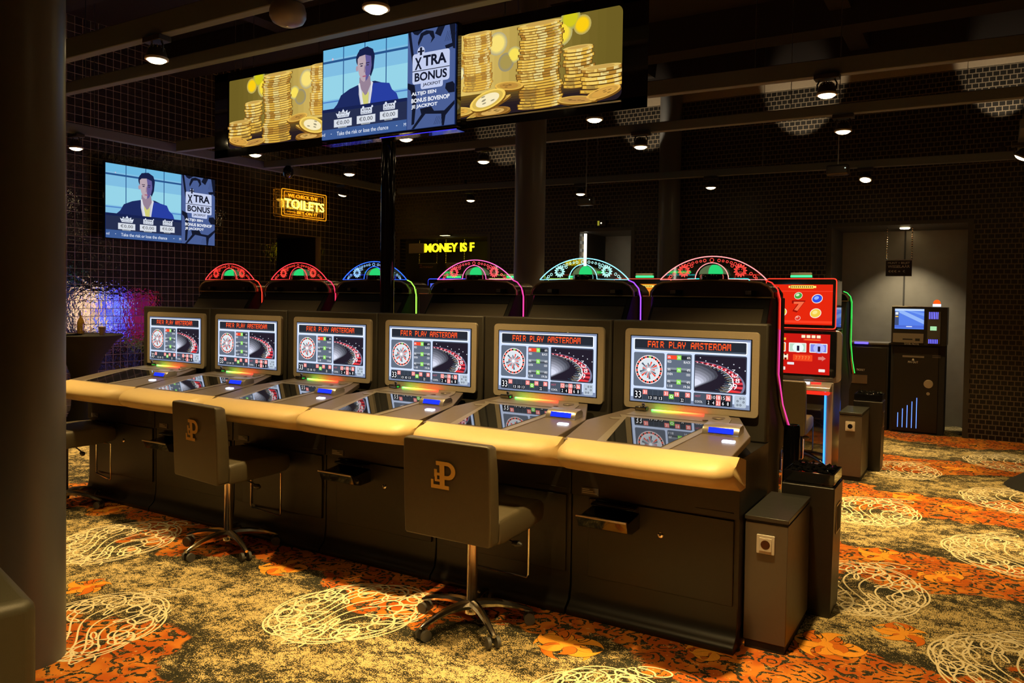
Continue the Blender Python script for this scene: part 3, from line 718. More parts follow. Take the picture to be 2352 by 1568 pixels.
CH2 = dup(CH, (-3.11, -.25, 0), math.radians(-7), 'dark leather swivel chair with gold monogram in front of the second and third terminals')
for c in CH2.children:
    if c.name.startswith(('base_arm', 'caster')): c.rotation_euler = (0, 0, math.radians(24))
dup(CH, (-4.93, -.26, 0), math.radians(-14), 'swivel chair half hidden behind the round column at the left')
dup(CH, (-.60, 3.62, 0), math.radians(2), 'dark swivel chair standing before the red slot machine behind the posts')

# ------------------------------------------------------------ arched slot machines seen from behind
HOOD = pb('dark_chrome_hood', (.30, .24, .17), .25, 1.0)
BACKP = pb('sloping_back_panel', (.012, .011, .010), .6, noise=.1)
BACKL = pb('vented_back_panel', (.14, .115, .08), .6, noise=.1)
PANE = pb('acrylic_pane', (.9, .9, .9), .05, trans=1.0, alpha=.25)
def make_arched(x, cols, label, topper=True, y=.705):
    edge, fill, side1, side2 = cols
    t = thing('arched_slot_machine', label, 'slot machine', (x, y, 0), 0, 'arched slot machines seen from behind' if topper else 'slot machines behind the red ones')
    hw = .37
    b = MB(); b.prism([(0, 0), (0, 1.28), (.25, 1.63), (.60, 1.63), (.60, 1.0), (.75, .86), (.75, .78), (.55, .70), (.55, 0)], 'x', -hw+.02, hw-.03, BACKP); b.build('cabinet', t, bevel=.006)
    b = MB()
    def slope(x0, x1, k0, k1, off, m):
        n_ = Vector((0, -.35, .25)).normalized()*off
        q = [(x0, .25*k0, 1.28+.35*k0), (x1, .25*k0, 1.28+.35*k0), (x1, .25*k1, 1.28+.35*k1), (x0, .25*k1, 1.28+.35*k1)]
        vs = [(a, c+n_.y, d+n_.z) for a, c, d in q]+[(a, c+n_.y*.1, d+n_.z*.1) for a, c, d in q]
        b.add(vs, [(0, 1, 2, 3), (4, 7, 6, 5), (0, 4, 5, 1), (1, 5, 6, 2), (2, 6, 7, 3), (3, 7, 4, 0)], m)
    slope(-.33, .31, .36, .80, .006, BACKL); slope(-.33, .31, .82, .985, .003, BACKP)
    b.build('back_panel', t)
    b = MB(); pr = [(-.365, 1.625), (-.362, 1.655), (-.335, 1.69), (-.29, 1.712), (-.16, 1.724), (0, 1.728), (.16, 1.724), (.28, 1.712), (.325, 1.69), (.350, 1.655), (.352, 1.625)]
    b.prism(pr, 'y', .235, .50, HOOD); hd = b.build('hood', t, smooth=True, bevel=.008)
    b = MB(); b.tube([(p[0], .229, p[1]) for p in pr], .0055, M['brass'], 6); b.tube([(-.355, .231, 1.628), (.343, .231, 1.628)], .0035, M['brass'], 6); b.build('bright_edge', hd, smooth=True)  # gold tubes imitate the reflection along the hood edges
    for sx in (-.24, .20):
        b = MB(); b.box(sx, sx+.035, .222, .236, 1.645, 1.665, M['steel']); b.box(sx+.035, sx+.07, .215, .236, 1.635, 1.668, M['gloss']); b.build('latch', hd, bevel=.002)
    for sg in (-1, 1):
        b = MB(); pth = [(sg*(hw-.01), .30, 1.66), (sg*hw, .30, 1.60), (sg*hw, .30, 1.20), (sg*hw, .40, 1.02), (sg*hw, .555, .88)]
        b.tube(pth, .016, HOOD, 8); b.build('side_trim', t, smooth=True)
        if sg < 0: continue
        nb = MB(); nb.tube([(sg*.30, .27, 1.726), (sg*.335, .27, 1.712), (sg*.368, .27, 1.675), (sg*.383, .27, 1.62), (sg*.385, .27, 1.45)], .0038, em(side1, 1.8), 6)
        nb.tube([(sg*.385, .27, 1.45), (sg*.385, .27, 1.20), (sg*.388, .38, 1.02), (sg*.39, .55, .88)], .0034, em(side2, 1.5), 6); nb.build('neon_side_tube', t, smooth=True)
        if x < -.5: continue
        c = MB(); c.lathe([(.062, 0), (.058, .30), (.047, .80), (.045, .875), (.040, .885), (.030, .880), (0, .878)], M['gloss'], (sg*.405, .56, 0), 20); c.build('speaker_column', t, smooth=True)
    if topper:
        E_, F_ = em(edge, 2.4), em(fill, 1.5)
        R_ = .426; cz = 1.728+.135-R_; ah = math.degrees(math.asin(.311/R_))
        yy = .25
        out = arc(0, cz, R_, 90+ah, 90-ah, 28, yy); inn = arc(0, 1.728, .098, 0, 180, 16, yy)
        b = MB(); vs = [(p[0], yy+d, p[2]) for d in (-.003, .003) for p in out+inn]; n = len(out+inn)
        b.add(vs, [list(range(n)), list(range(2*n-1, n-1, -1))]+[[i, i+n, (i+1) % n+n, (i+1) % n] for i in range(n)], PANE)
        tp = b.build('topper_arch', t)
        b = MB(); b.tube(out, .003, E_, 6); b.tube(inn, .0024, E_, 6); b.tube([out[0], (-.1, yy, 1.731)], .0014, E_, 5); b.tube([(.1, yy, 1.731), out[-1]], .0014, E_, 5); b.build('neon_outline', tp, smooth=True)
        a = Art(.64, .14)
        def star(cx, cz_, r, n=13):
            u = (cx+.32)/.64; v = 1-(cz_-1.728)/.14
            pts = []
            for k in range(2*n):
                rr_ = r if k % 2 == 0 else r*.66; q = PI*k/n; pts.append((u+rr_*math.cos(q)/.64, v+rr_*math.sin(q)/.14))
            pts2 = [(u+.50*r*math.cos(q*2*PI/20)/.64, v+.50*r*math.sin(q*2*PI/20)/.14) for q in range(20)]
            for k in range(2*n): a.line([pts[k], pts[(k+1) % (2*n)]], .0028, F_, 1)
            for k in range(2*n): a.line([pts[k], (u+.56*r*math.cos(PI*k/n)/.64, v+.56*r*math.sin(PI*k/n)/.14)], .0032, F_, 1)
            for k in range(20): a.line([pts2[k], pts2[(k+1) % 20]], .0035, F_, 2)
            for du in (-.3, .3): a.line([(u+du*r*.5/.64, v-.25*r/.14), (u+du*r*.9/.64, v-.1*r/.14)], .003, F_, 2)
            a.line([(u-.22*r/.64, v+.22*r/.14), (u+.22*r/.64, v+.22*r/.14)], .003, F_, 2)
        def ringlet(cx, cz_, r):
            u = (cx+.32)/.64; v = 1-(cz_-1.728)/.14
            p = [(u+r*math.cos(k*PI/5)/.64, v+r*math.sin(k*PI/5)/.14) for k in range(10)]
            for k in range(10): a.line([p[k], p[(k+1) % 10]], .003, F_, 1)
        for sg in (-1, 1):
            ringlet(sg*.245, 1.748, .008); ringlet(sg*.225, 1.762, .008); ringlet(sg*.118, 1.807, .0075); ringlet(sg*.255, 1.737, .006)
            for d, r in ((7, .008), (11, .006), (15, .0065), (19, .007), (23, .0085), (27, .0095)):
                q = math.radians(90+sg*d*.85); ringlet(math.cos(q)*(R_-.022), cz+math.sin(q)*(R_-.022), r)
        ringlet(0, cz+R_-.022, .011)
        a.build('ring_engraving', tp, loc=(-.32, yy-.0038, 1.728))
        for sg in (-1, 1):
            a = Art(.64, .14); star(sg*.165, 1.728+.052, .038); a.build('sun_engraving', tp, loc=(-.32, yy-.0038, 1.728))
        b = MB(); b.lathe([(.082, .0), (.083, .020), (.078, .038), (.0, .044)], M['dchrome'], (0, .29, 1.727), 28); dm = b.build('candle_base', t, smooth=True)
        b = MB(); GC = em((120, 140, 96), .55); GE = em((40, 205, 110), 1.1)
        prof = [(.084*math.cos(math.radians(q)), .034+.056*math.sin(math.radians(q))) for q in range(0, 91, 10)]
        b.lathe(prof, GC, (0, .29, 1.727), 24, math.radians(-35), math.radians(240)); b.lathe(prof, GE, (0, .29, 1.727), 5, math.radians(-95), math.radians(-35))
        b.lathe(prof, GC, (0, .29, 1.727), 4, math.radians(240), math.radians(265)); b.build('green_lamp_dome', dm, smooth=True)
    return t
RED = (255, 40, 40); 
cf = [(( 255, 60, 60), (255, 60, 50), (255, 60, 40), (120, 60, 255)), ((255, 50, 60), (255, 70, 55), (255, 50, 90), (130, 80, 255)), ((40, 90, 255), (150, 200, 255), (160, 255, 80), (110, 200, 80)),
      ((255, 90, 160), (255, 80, 90), (230, 60, 150), (60, 90, 255)), ((130, 225, 255), (180, 255, 245), (150, 70, 255), (220, 40, 120)), ((255, 130, 130), (255, 70, 60), (255, 50, 40), (235, 60, 150))]
AL = ['arched slot machine with the leftmost red glowing topper', 'arched slot machine with a red topper, second from the left', 'arched slot machine with the blue topper behind the black pole',
      'arched slot machine with pink red topper right of the black pole', 'arched slot machine with the cyan white topper', 'arched slot machine with the rightmost and largest red topper']
for i, x in enumerate((-4.60, -3.775, -2.985, -2.085, -1.255, -.43)): make_arched(x, cf[i], AL[i])
make_arched(-.60, ((0, 0, 0), (0, 0, 0), (60, 255, 90), (60, 255, 90)), 'slot machine with a green neon edge behind the red slot machine', False, 4.76)

# ------------------------------------------------------------ upright slot machines with two screens
def fruit(a, u, v, r, kind, L):
    c = {'b': ((50, 80, 230), (150, 180, 255)), 'y': ((245, 205, 70), (255, 235, 140)), 'r': ((225, 50, 40), (255, 150, 120)), 'g': ((70, 170, 60), (220, 240, 200)), 'o': ((250, 150, 40), (255, 210, 120))}[kind]
    a.ell(u, v, r/a.W*1.12, r/a.H*.95, C_(255, 240, 225), L, rot=-.4); a.ell(u, v, r/a.W, r/a.H*.8, C_(*c[0]), L+1, rot=-.4); a.ell(u-.01, v-.02, r*.5/a.W, r*.35/a.H, C_(*c[1]), L+2, rot=-.4)
def make_upright(x, label, top, bg, low, belly, y=4.15, tall=True):
    t = thing('upright_slot_machine', label, 'slot machine', (x, y, 0), 0, 'upright slot machines in the row behind')
    b = MB(); b.box(-.29, .30, .06, .58, 0, 1.36, M['gloss']); b.box(-.30, .31, .05, .40, 1.36, 1.82, M['gloss']) if tall else None; b.build('cabinet', t, bevel=.01)
    if tall:
        b = MB(); b.prism(rrect3(-.305, .315, 1.37, 1.825, .02), 'y', .0, .05, M['gloss']); b.build('upper_screen_frame', t, bevel=.003)
        b = MB(); b.tube([(p[0], .012, p[1]) for p in rrect3(-.308, .318, 1.367, 1.828, .022)], .006, em(top, 2.2), 6, closed=True); b.build('neon_frame', t, smooth=True)
        a = Art(.56, .375); a.rect(0, 1, 0, 1, C_(*bg, 1.0), 1); a.rect(0, 1, .16, .175, C_(*[min(255, v+30) for v in bg]), 2); a.rect(0, 1, .90, .96, C_(*[min(255, int(v*1.1)+20) for v in bg]), 2)
        a.rect(.34, .70, .02, .10, C_(255, 215, 60), 2); a.rect(.30, .74, .035, .085, C_(255, 235, 120), 3)
        for k in range(12): a.rect(.33+.031*k, .345+.031*k, .04, .08, C_(120, 50, 10), 4)
        fruit(a, .13, .37, .034, 'b', 3); fruit(a, .46, .28, .034, 'g', 3); fruit(a, .76, .35, .044, 'b', 3); fruit(a, .20, .70, .042, 'y', 3); fruit(a, .74, .71, .046, 'y', 3)
        a.text('7', .36, .58, .40, .70, C_(150, 14, 8), 4, .06); a.text('7', .39, .56, .43, .66, C_(250, 110, 70), 5, .05); fruit(a, .46, .84, .022, 'r', 3)
        a.build('upper_display', t, loc=(-.27, -.001, 1.40))
        b = MB(); b.box(-.12, .09, .10, .16, 1.83, 1.845, M['gloss']); b.box(-.11, .08, .11, .15, 1.845, 1.865, em((50, 255, 110), 3.0)); b.box(-.11, .08, .11, .15, 1.865, 1.89, pb('dim_candle', (.30, .36, .34), .3)); b.build('candle', t, bevel=.003)
    b = MB(); b.prism([(p, q) for p, q in rrect3(-.33, .375, .87, 1.352, .05)], 'y', .03, .075, M['silver']); b.prism(rrect3(-.31, .335, .915, 1.345, .02), 'y', -.012, .03, M['gloss']); b.build('lower_screen_frame', t, bevel=.004)
    a = Art(.56, .375); a.rect(0, 1, 0, 1, C_(*low), 1)
    for k in range(4): a.rect(.04+.05*k, .075+.05*k, .04, .09, C_(250, 230, 170), 2); a.rect(.55+.08*k, .61+.08*k, .03, .10, C_(255, 240, 200), 2)
    a.rect(.12, .3, .11, .17, C_(250, 190, 60), 2); a.rect(.58, .86, .12, .17, C_(230, 50, 30), 2); a.rect(.60, .84, .13, .155, C_(250, 120, 50), 3)
    for k, c in enumerate(((245, 140, 30), (190, 220, 200), (130, 140, 235))):
        u = .02+.33*k; a.rr(u, u+.28, .23, .46, .006, C_(250, 245, 235), 2); a.rect(u+.015, u+.265, .25, .44, C_(*c), 3); a.ell(u+.15, .35, .09, .12, C_(*[min(255, v+50) for v in c]), 4); a.rect(u+.13, u+.17, .30, .43, C_(40, 30, 60), 5)
    for k in range(9): a.rect(.08+.03*k, .10+.03*k, .52, .66, C_(60, 10, 10) if k % 2 else C_(250, 230, 160), 3)
    a.rect(.08, .34, .55, .61, C_(250, 240, 220), 4); a.rr(.42, .73, .52, .68, .006, C_(245, 70, 30), 2)
    for k in range(5): a.text('7', .46+.05*k, .49+.05*k, .56, .64, C_(255, 150, 80), 3)
    a.poly([(.82, .56), (.88, .56), (.88, .53), (.94, .595), (.88, .66), (.88, .63), (.82, .63)], C_(225, 130, 120), 2)
    a.rr(.33, .44, .72, .78, .004, C_(235, 235, 240), 2); a.rr(.12, .30, .84, .92, .004, C_(250, 230, 220), 2); a.rect(.15, .27, .86, .90, C_(190, 20, 10), 3); a.rr(.83, .93, .86, .93, .004, C_(250, 240, 235), 2)
    a.build('lower_display', t, loc=(-.28, -.014, .94))
    b = MB(); b.prism([(.05, .88), (-.04, .87), (-.15, .835), (-.16, .805), (-.05, .79), (.06, .79)], 'x', -.30, .31, M['silver']); dk = b.build('button_deck', t, bevel=.004)
    b = MB(); b.add([(.04, -.08, .864), (.12, -.08, .864), (.12, -.05, .873), (.04, -.05, .873)], [(0, 1, 2, 3)], em((235, 240, 255), 2.5)); b.add([(.13, -.08, .864), (.22, -.08, .864), (.22, -.05, .873), (.13, -.05, .873)], [(0, 1, 2, 3)], em((255, 50, 40), 2)); b.build('buttons', dk)
    b = MB(); b.box(-.29, .29, -.12, .058, .765, .788, em(top, 1.0)); b.build('light_strip', t)
    b = MB(); b.box(-.27, .245, -.02, .055, .12, .76, M['glass']); b.box(-.28, .30, -.05, .056, .0, .12, M['silver']); b.box(.262, .32, -.03, .40, .0, .87, M['silver']); b.build('lower_front', t, bevel=.004)
    b = MB(); b.box(.247, .260, -.045, -.025, .05, .86, em(belly, 2.0)); b.build('vertical_light', t)
    return t
OR_ = (255, 70, 40)
UL = ['bright red slot machine with fruit symbols, the rightmost in the row behind', 'upright slot machine with a cyan edge light behind the largest red topper', 'upright slot machine with an orange screen seen between the two right toppers',
      'upright slot machine with a yellow green edge light behind the cyan topper', 'upright slot machine with a warm white edge beside the grey column', 'upright slot machine with a blue neon edge right of the black pole']
for i, (x, top, bg, low) in enumerate(((-.555, (255, 50, 30), (232, 40, 14), (205, 26, 18)), (-1.345, (40, 220, 220), (60, 60, 120), (40, 60, 120)), (-2.135, (160, 60, 40), (235, 130, 30), (200, 110, 30)),
        (-2.93, (180, 240, 100), (60, 90, 60), (60, 90, 60)), (-3.74, (255, 230, 150), (120, 90, 60), (120, 90, 60)), (-4.60, (50, 70, 255), (80, 100, 230), (140, 160, 235)))):
    make_upright(x, UL[i], top, bg, low, (60, 150, 255))
for i, (x, top, bg, low, lb) in enumerate(((-5.40, (90, 80, 255), (70, 70, 240), (90, 90, 250), 'low slot machine with a pink and yellow screen mirrored in the left wall tiles'),
        (-6.15, (255, 120, 160), (255, 170, 150), (255, 180, 150), 'low slot machine with a blue screen mirrored in the left wall tiles'), (-6.9, (210, 220, 80), (230, 210, 110), (220, 220, 120), 'low slot machine with a dim red screen nearest the tiled left wall'))):
    t = make_upright(x, lb, top, bg, low, (120, 120, 255), tall=False)  # hidden machines added so their bright screens reflect in the wall tiles
    a = Art(.70, .85)
    pal = (((250, 200, 180), (215, 225, 110), (255, 170, 150), (245, 225, 200)), ((70, 60, 250), (120, 130, 255), (60, 40, 235), (150, 200, 255)), ((150, 20, 40), (60, 30, 200), (120, 10, 20), (40, 30, 160)))[i]
    a.rect(0, 1, 0, 1, em(pal[0], 9.0), 1)
    for k in range(4):
        for j in range(5): a.rect(.04+.24*k, .24+.24*k, .03+.19*j, .18+.19*j, em(pal[(k+j*3) % 4], (10, 12, 4)[i]), 2)
    for c in list(t.children):
        if c.name.startswith('lower_display'): bpy.data.objects.remove(c)
    b = MB(); b.prism(rrect3(-.365, .365, .90, 1.62, .03), 'y', -.035, .029, M['gloss']); b.build('screen_frame', t, bevel=.004)
    a.H = .66; a.v = [(x_, y_, z_*.66/.85) for x_, y_, z_ in a.v]; a.build('lower_display', t, loc=(-.35, -.036, .93))

# ------------------------------------------------------------ socket posts and waste bins
def post_and_bin(x, y, l1, l2):
    t = thing('socket_post', l1, 'post', (x, y, 0), 0, 'socket posts at the row ends')
    b = MB(); b.box(.0, .19, 0, .52, .04, .590, M['post']); b.build('housing', t, bevel=.003)
    b = MB(); b.box(.006, .184, .006, .51, 0, .04, M['blackm']); b.build('base', t); b = MB(); b.box(.004, .186, .004, .515, .590, .600, M['blackm']); b.build('shadow_gap', t)
    b = MB(); b.box(-.003, .193, -.004, .525, .600, .619, M['postlid']); b.build('lid', t, bevel=.002)
    b = MB(); b.prism(rrect3(.054, .134, .452, .538, .004), 'y', -.008, -.0005, M['sock']); b.prism(rrect3(.066, .122, .465, .525, .003), 'y', -.011, -.008, M['sock']); so = b.build('wall_socket', t, bevel=.001)
    b = MB(); b.lathe([(.021, -.0115), (.020, -.0113), (.019, .006), (0, .006)], M['gloss'], (.094, .0, .495), 24, ax='y')
    for dx in (-.009, .009): b.lathe([(0, .0045), (.003, .0045)], M['blackm'], (.094+dx, 0, .495), 8, ax='y')
    for dz_ in (-.018, .018): b.box(.091, .097, -.010, .002, .495+dz_-.002, .495+dz_+.002, M['chrome'])
    b.build('round_recess', so, smooth=True)
    t = thing('waste_bin', l2, 'waste bin', (x+.045, y+.55, 0), 0, 'waste bins with gravel trays')
    b = MB(); rings = []
    for z, e in ((0.0, .012), (.03, .008), (.665, -.002), (.67, 0.002)):
        rings.append([(e, e, z), (.255-e, e, z), (.255-e, .26-e, z), (e, .26-e, z)])
    b.loft(rings, M['black']); b.build('body', t, bevel=.004)
    b = MB(); b.box(.255, .2585, .07, .19, .42, .57, M['steel']); b.box(.2586, .2600, .078, .182, .43, .56, M['blackm']); b.build('opening', t, bevel=.001)
    b = MB(); b.prism([(.012, .012), (.245, .012), (.245, .25), (.012, .25)], 'z', .671, .682, M['gloss'])
    for q in ((.005, .252, .005, .013), (.005, .252, .247, .255), (.005, .013, .013, .247), (.244, .252, .013, .247)): b.box(*q, .682, .735, M['gloss'])
    tr = b.build('tray', t, bevel=.002)
    b = MB(); r_ = random.Random(5)
    for k in range(110):
        cx, cy, cz = r_.uniform(.03, .228), r_.uniform(.03, .23), .726+r_.uniform(0, .022); s = r_.uniform(.010, .019); vs = []
        for a_, bb_, c in ((1, 0, 0), (-1, 0, 0), (0, 1, 0), (0, -1, 0), (0, 0, 1), (0, 0, -1)): vs.append((cx+a_*s*r_.uniform(.7, 1.1), cy+bb_*s*r_.uniform(.7, 1.1), cz+c*s*r_.uniform(.5, .9)))
        b.add(vs, [(0, 2, 4), (2, 1, 4), (1, 3, 4), (3, 0, 4), (2, 0, 5), (1, 2, 5), (3, 1, 5), (0, 3, 5)], M['gloss'])
    b.box(.014, .243, .014, .246, .683, .712, M['gloss'])
    o = b.build('black_gravel', t); tag(o, kind='stuff')
post_and_bin(.004, .125, 'near metal socket post standing against the largest roulette terminal', 'near black waste bin with a tray of black gravel behind the near socket post')
post_and_bin(-.175, 4.10, 'far metal socket post standing beside the red slot machine', 'far black waste bin with a gravel tray near the change machine')

# ------------------------------------------------------------ pole, light box and televisions
b = MB(); b.tube([(0, 0, 0), (0, 0, 2.66)], .049, M['gloss'], 32)
o = b.build('support_pole', smooth=True, loc=(-2.60, .651, 0)); tag(o, 'glossy black pole rising between the machine rows up to the hanging television', 'pole')

GOLD = [(250, 214, 110), (228, 180, 70), (205, 150, 50), (180, 130, 50), (245, 225, 150), (150, 105, 35)]
def coin_art(mir, W_, H_):
    a = Art(W_, H_); a.mir = mir; g = [C_(*c) for c in GOLD]
    # soft olive background with blurred discs of light
    for k in range(24):
        u = k/24; f = .5+.5*math.cos((u-.05)*PI*1.1); c = (int(108+122*f), int(92+106*f), int(34+72*f)); a.rect(u, u+1/24+.001, 0, .85, C_(*c), 1)
    for k in range(10): a.rect(0, 1, .72+.028*k, .75+.028*k+.002, C_(max(36, 110-14*k), max(26, 84-11*k), 32), 2)
    for cu, cv, r, c in ((.35, .17, .05, (250, 225, 120)), (.445, .33, .035, (250, 225, 90)), (.40, .40, .04, (170, 150, 80)), (.69, .18, .055, (250, 220, 60)), (.80, .13, .04, (252, 205, 20)), (.74, .04, .045, (210, 200, 30)), (.13, .45, .03, (252, 240, 170))):
        for j in range(4): a.circ(cu, cv, r*(1.45-.15*j), C_(*[int(140*(.6-.2*j)+v*(.4+.2*j)) if j < 3 else v for v in c]), 3+j, 20)
    rr_ = random.Random(11)
    def stack(cu, wd, v0, v1, n, blur=False, L=8):
        h = (v1-v0)/n; ry = .022
        for k in range(n):
            v = v1-h*k; off = rr_.uniform(-.008, .008)*(1.0)+.008*math.sin(k*.35); u0, u1 = cu+off-wd/2, cu+off+wd/2; Lk = L+.02*k
            def band(f0, f1, m, LL):
                p = []
                for j in range(9): s_ = f0+(f1-f0)*j/8; p.append((u0+(u1-u0)*s_, v+ry*math.sqrt(max(0, 1-(2*s_-1)**2))-h*.05))
                for j in range(9): s_ = f1-(f1-f0)*j/8; p.append((u0+(u1-u0)*s_, v-h+ry*math.sqrt(max(0, 1-(2*s_-1)**2))))
                a.poly(p, m, LL)
            band(0, 1, C_(96, 62, 22) if not blur else C_(150, 105, 45), Lk)
            # lit faces of the rim
            def face(f0, f1, m):
                p = []
                for j in range(5): s_ = f0+(f1-f0)*j/4; p.append((u0+(u1-u0)*s_, v+ry*math.sqrt(max(0, 1-(2*s_-1)**2))-h*.28))
                for j in range(5): s_ = f1-(f1-f0)*j/4; p.append((u0+(u1-u0)*s_, v-h*.98+ry*math.sqrt(max(0, 1-(2*s_-1)**2))))
                a.poly(p, m, Lk+.008)
            q = k/n
            face(.02, .98, g[1] if (k % 7) < 4 else g[3]); face(.12, .40, g[0] if q > .25 else C_(150, 120, 60)); face(.42, .62, C_(250, 232, 150) if q > .3 else g[1]); face(.80, .93, g[4])
        p = [(cu+wd/2*math.cos(j*PI/10), v0+ry*math.sin(j*PI/10)) for j in range(20)]
        a.poly(p, C_(225, 190, 100), L+.02*n+.01); a.ell(cu, v0, wd*.34, wd*.10, C_(200, 160, 80), L+.02*n+.03)
    stack(.235, .165, -.02+.03, .67, 22, True, 7); stack(.055, .11, .10, .78, 22, True, 7.6)
    stack(.78, .15, .37, .80, 11, False, 8.2); stack(.585, .23, .0+.03, .97, 30, False, 9); stack(.895, .20, .62, .885, 6, False, 9.8)
    def coin(cu, cv, ru, rv, rot, c1, c2, L):
        a.ell(cu+.004, cv+.02, ru, rv, C_(120, 80, 26), L, rot=rot); a.ell(cu, cv, ru, rv, C_(*c1), L+.2, rot=rot); a.ell(cu, cv, ru*.86, rv*.84, C_(*[int(v*.86) for v in c1]), L+.3, rot=rot); a.ell(cu, cv, ru*.66, rv*.66, C_(*c2), L+.4, rot=rot)
        for j in range(5): a.ell(cu+rr_.uniform(-.4, .4)*ru, cv+rr_.uniform(-.4, .4)*rv, ru*.12, rv*.08, C_(*[int(v*.62) for v in c2]), L+.5, 8, rot)
    coin(.42, .68, .08, .05, .1, (235, 185, 80), (190, 140, 60), 10); coin(.30, .90, .14, .03, -.35, (225, 180, 80), (190, 140, 60), 10.5)
    coin(.12, .90, .10, .055, .05, (240, 195, 90), (225, 170, 70), 11); coin(.33, .955, .10, .05, -.05, (170, 120, 50), (215, 170, 90), 11.3)
    coin(.30, .81, .105, .105, -.25, (250, 212, 96), (250, 235, 190), 12); coin(.78, .945, .10, .045, .08, (225, 175, 80), (190, 140, 70), 12.5); coin(.91, .90, .085, .055, -.2, (235, 180, 80), (215, 160, 70), 12.7); coin(.04, .975, .07, .03, .1, (215, 165, 80), (150, 100, 50), 12.8)
    # keep the picture inside its panel with a black border
    K = M['gloss']; B = .03
    a.rect(-.12, 0, -.12, 1.12, K, 24); a.rect(1.0, 1.12, -.12, 1.12, K, 24); a.rect(-.12, 1.12, -.12, 0, K, 24); a.rect(-.12, 1.12, 1.0, 1.12, K, 24)
    for cu, cv, su, sv in (((1, 0, -1, 1), (1, 1, -1, -1))):
        r = .045; ru, rv = r/W_, r/H_; p = [(cu, cv)]
        for j in range(7): t_ = j*PI/12; p.append((cu+su*ru*(1-math.sin(t_)), cv+sv*rv*(1-math.cos(t_))))
        a.poly(p, K, 24)
    return a
LX0, LX1, LZ0, LZ1 = -4.20, -.866, 2.742, 3.275
lb = thing('light_box_sign', 'long hanging light box with gold coin pictures behind the television', 'light box', (0, 0, 0))
b = MB(); b.prism(rrect3(LX0-.075, LX1+.045, LZ0-.028, LZ1+.075, .05), 'y', .640, .735, M['gloss']); b.build('housing', lb, bevel=.004)
a = coin_art(False, 1.30, LZ1-LZ0); a.build('coin_picture', lb, loc=(LX1-1.30, .625, LZ0))
a = coin_art(True, 1.30, LZ1-LZ0); a.build('coin_picture', lb, loc=(LX0, .625, LZ0))
b = MB(); b.box(LX0+1.2, LX1-1.2, .6, .64, LZ0-.02, LZ1+.06, M['gloss']); b.build('centre_panel', lb)
GST = pb('frosted_glass_strip', (.75, .78, .74), .22, .7)
b = MB(); b.prism([(.618, LZ0-.002), (.600, LZ0-.010), (.640, LZ0-.033), (.725, LZ0-.033), (.725, LZ0-.029), (.640, LZ0-.0285), (.638, LZ0-.002)], 'x', LX1-1.06, LX1+.0, GST); b.build('glass_edge', lb)
for x in (-4.0, -3.3, -1.7, -.95):
    b = MB(); b.tube([(x, .69, LZ1+.07), (x, .69, ZC-.23)], .003, M['steel'], 5); b.build('suspension_wire', lb)

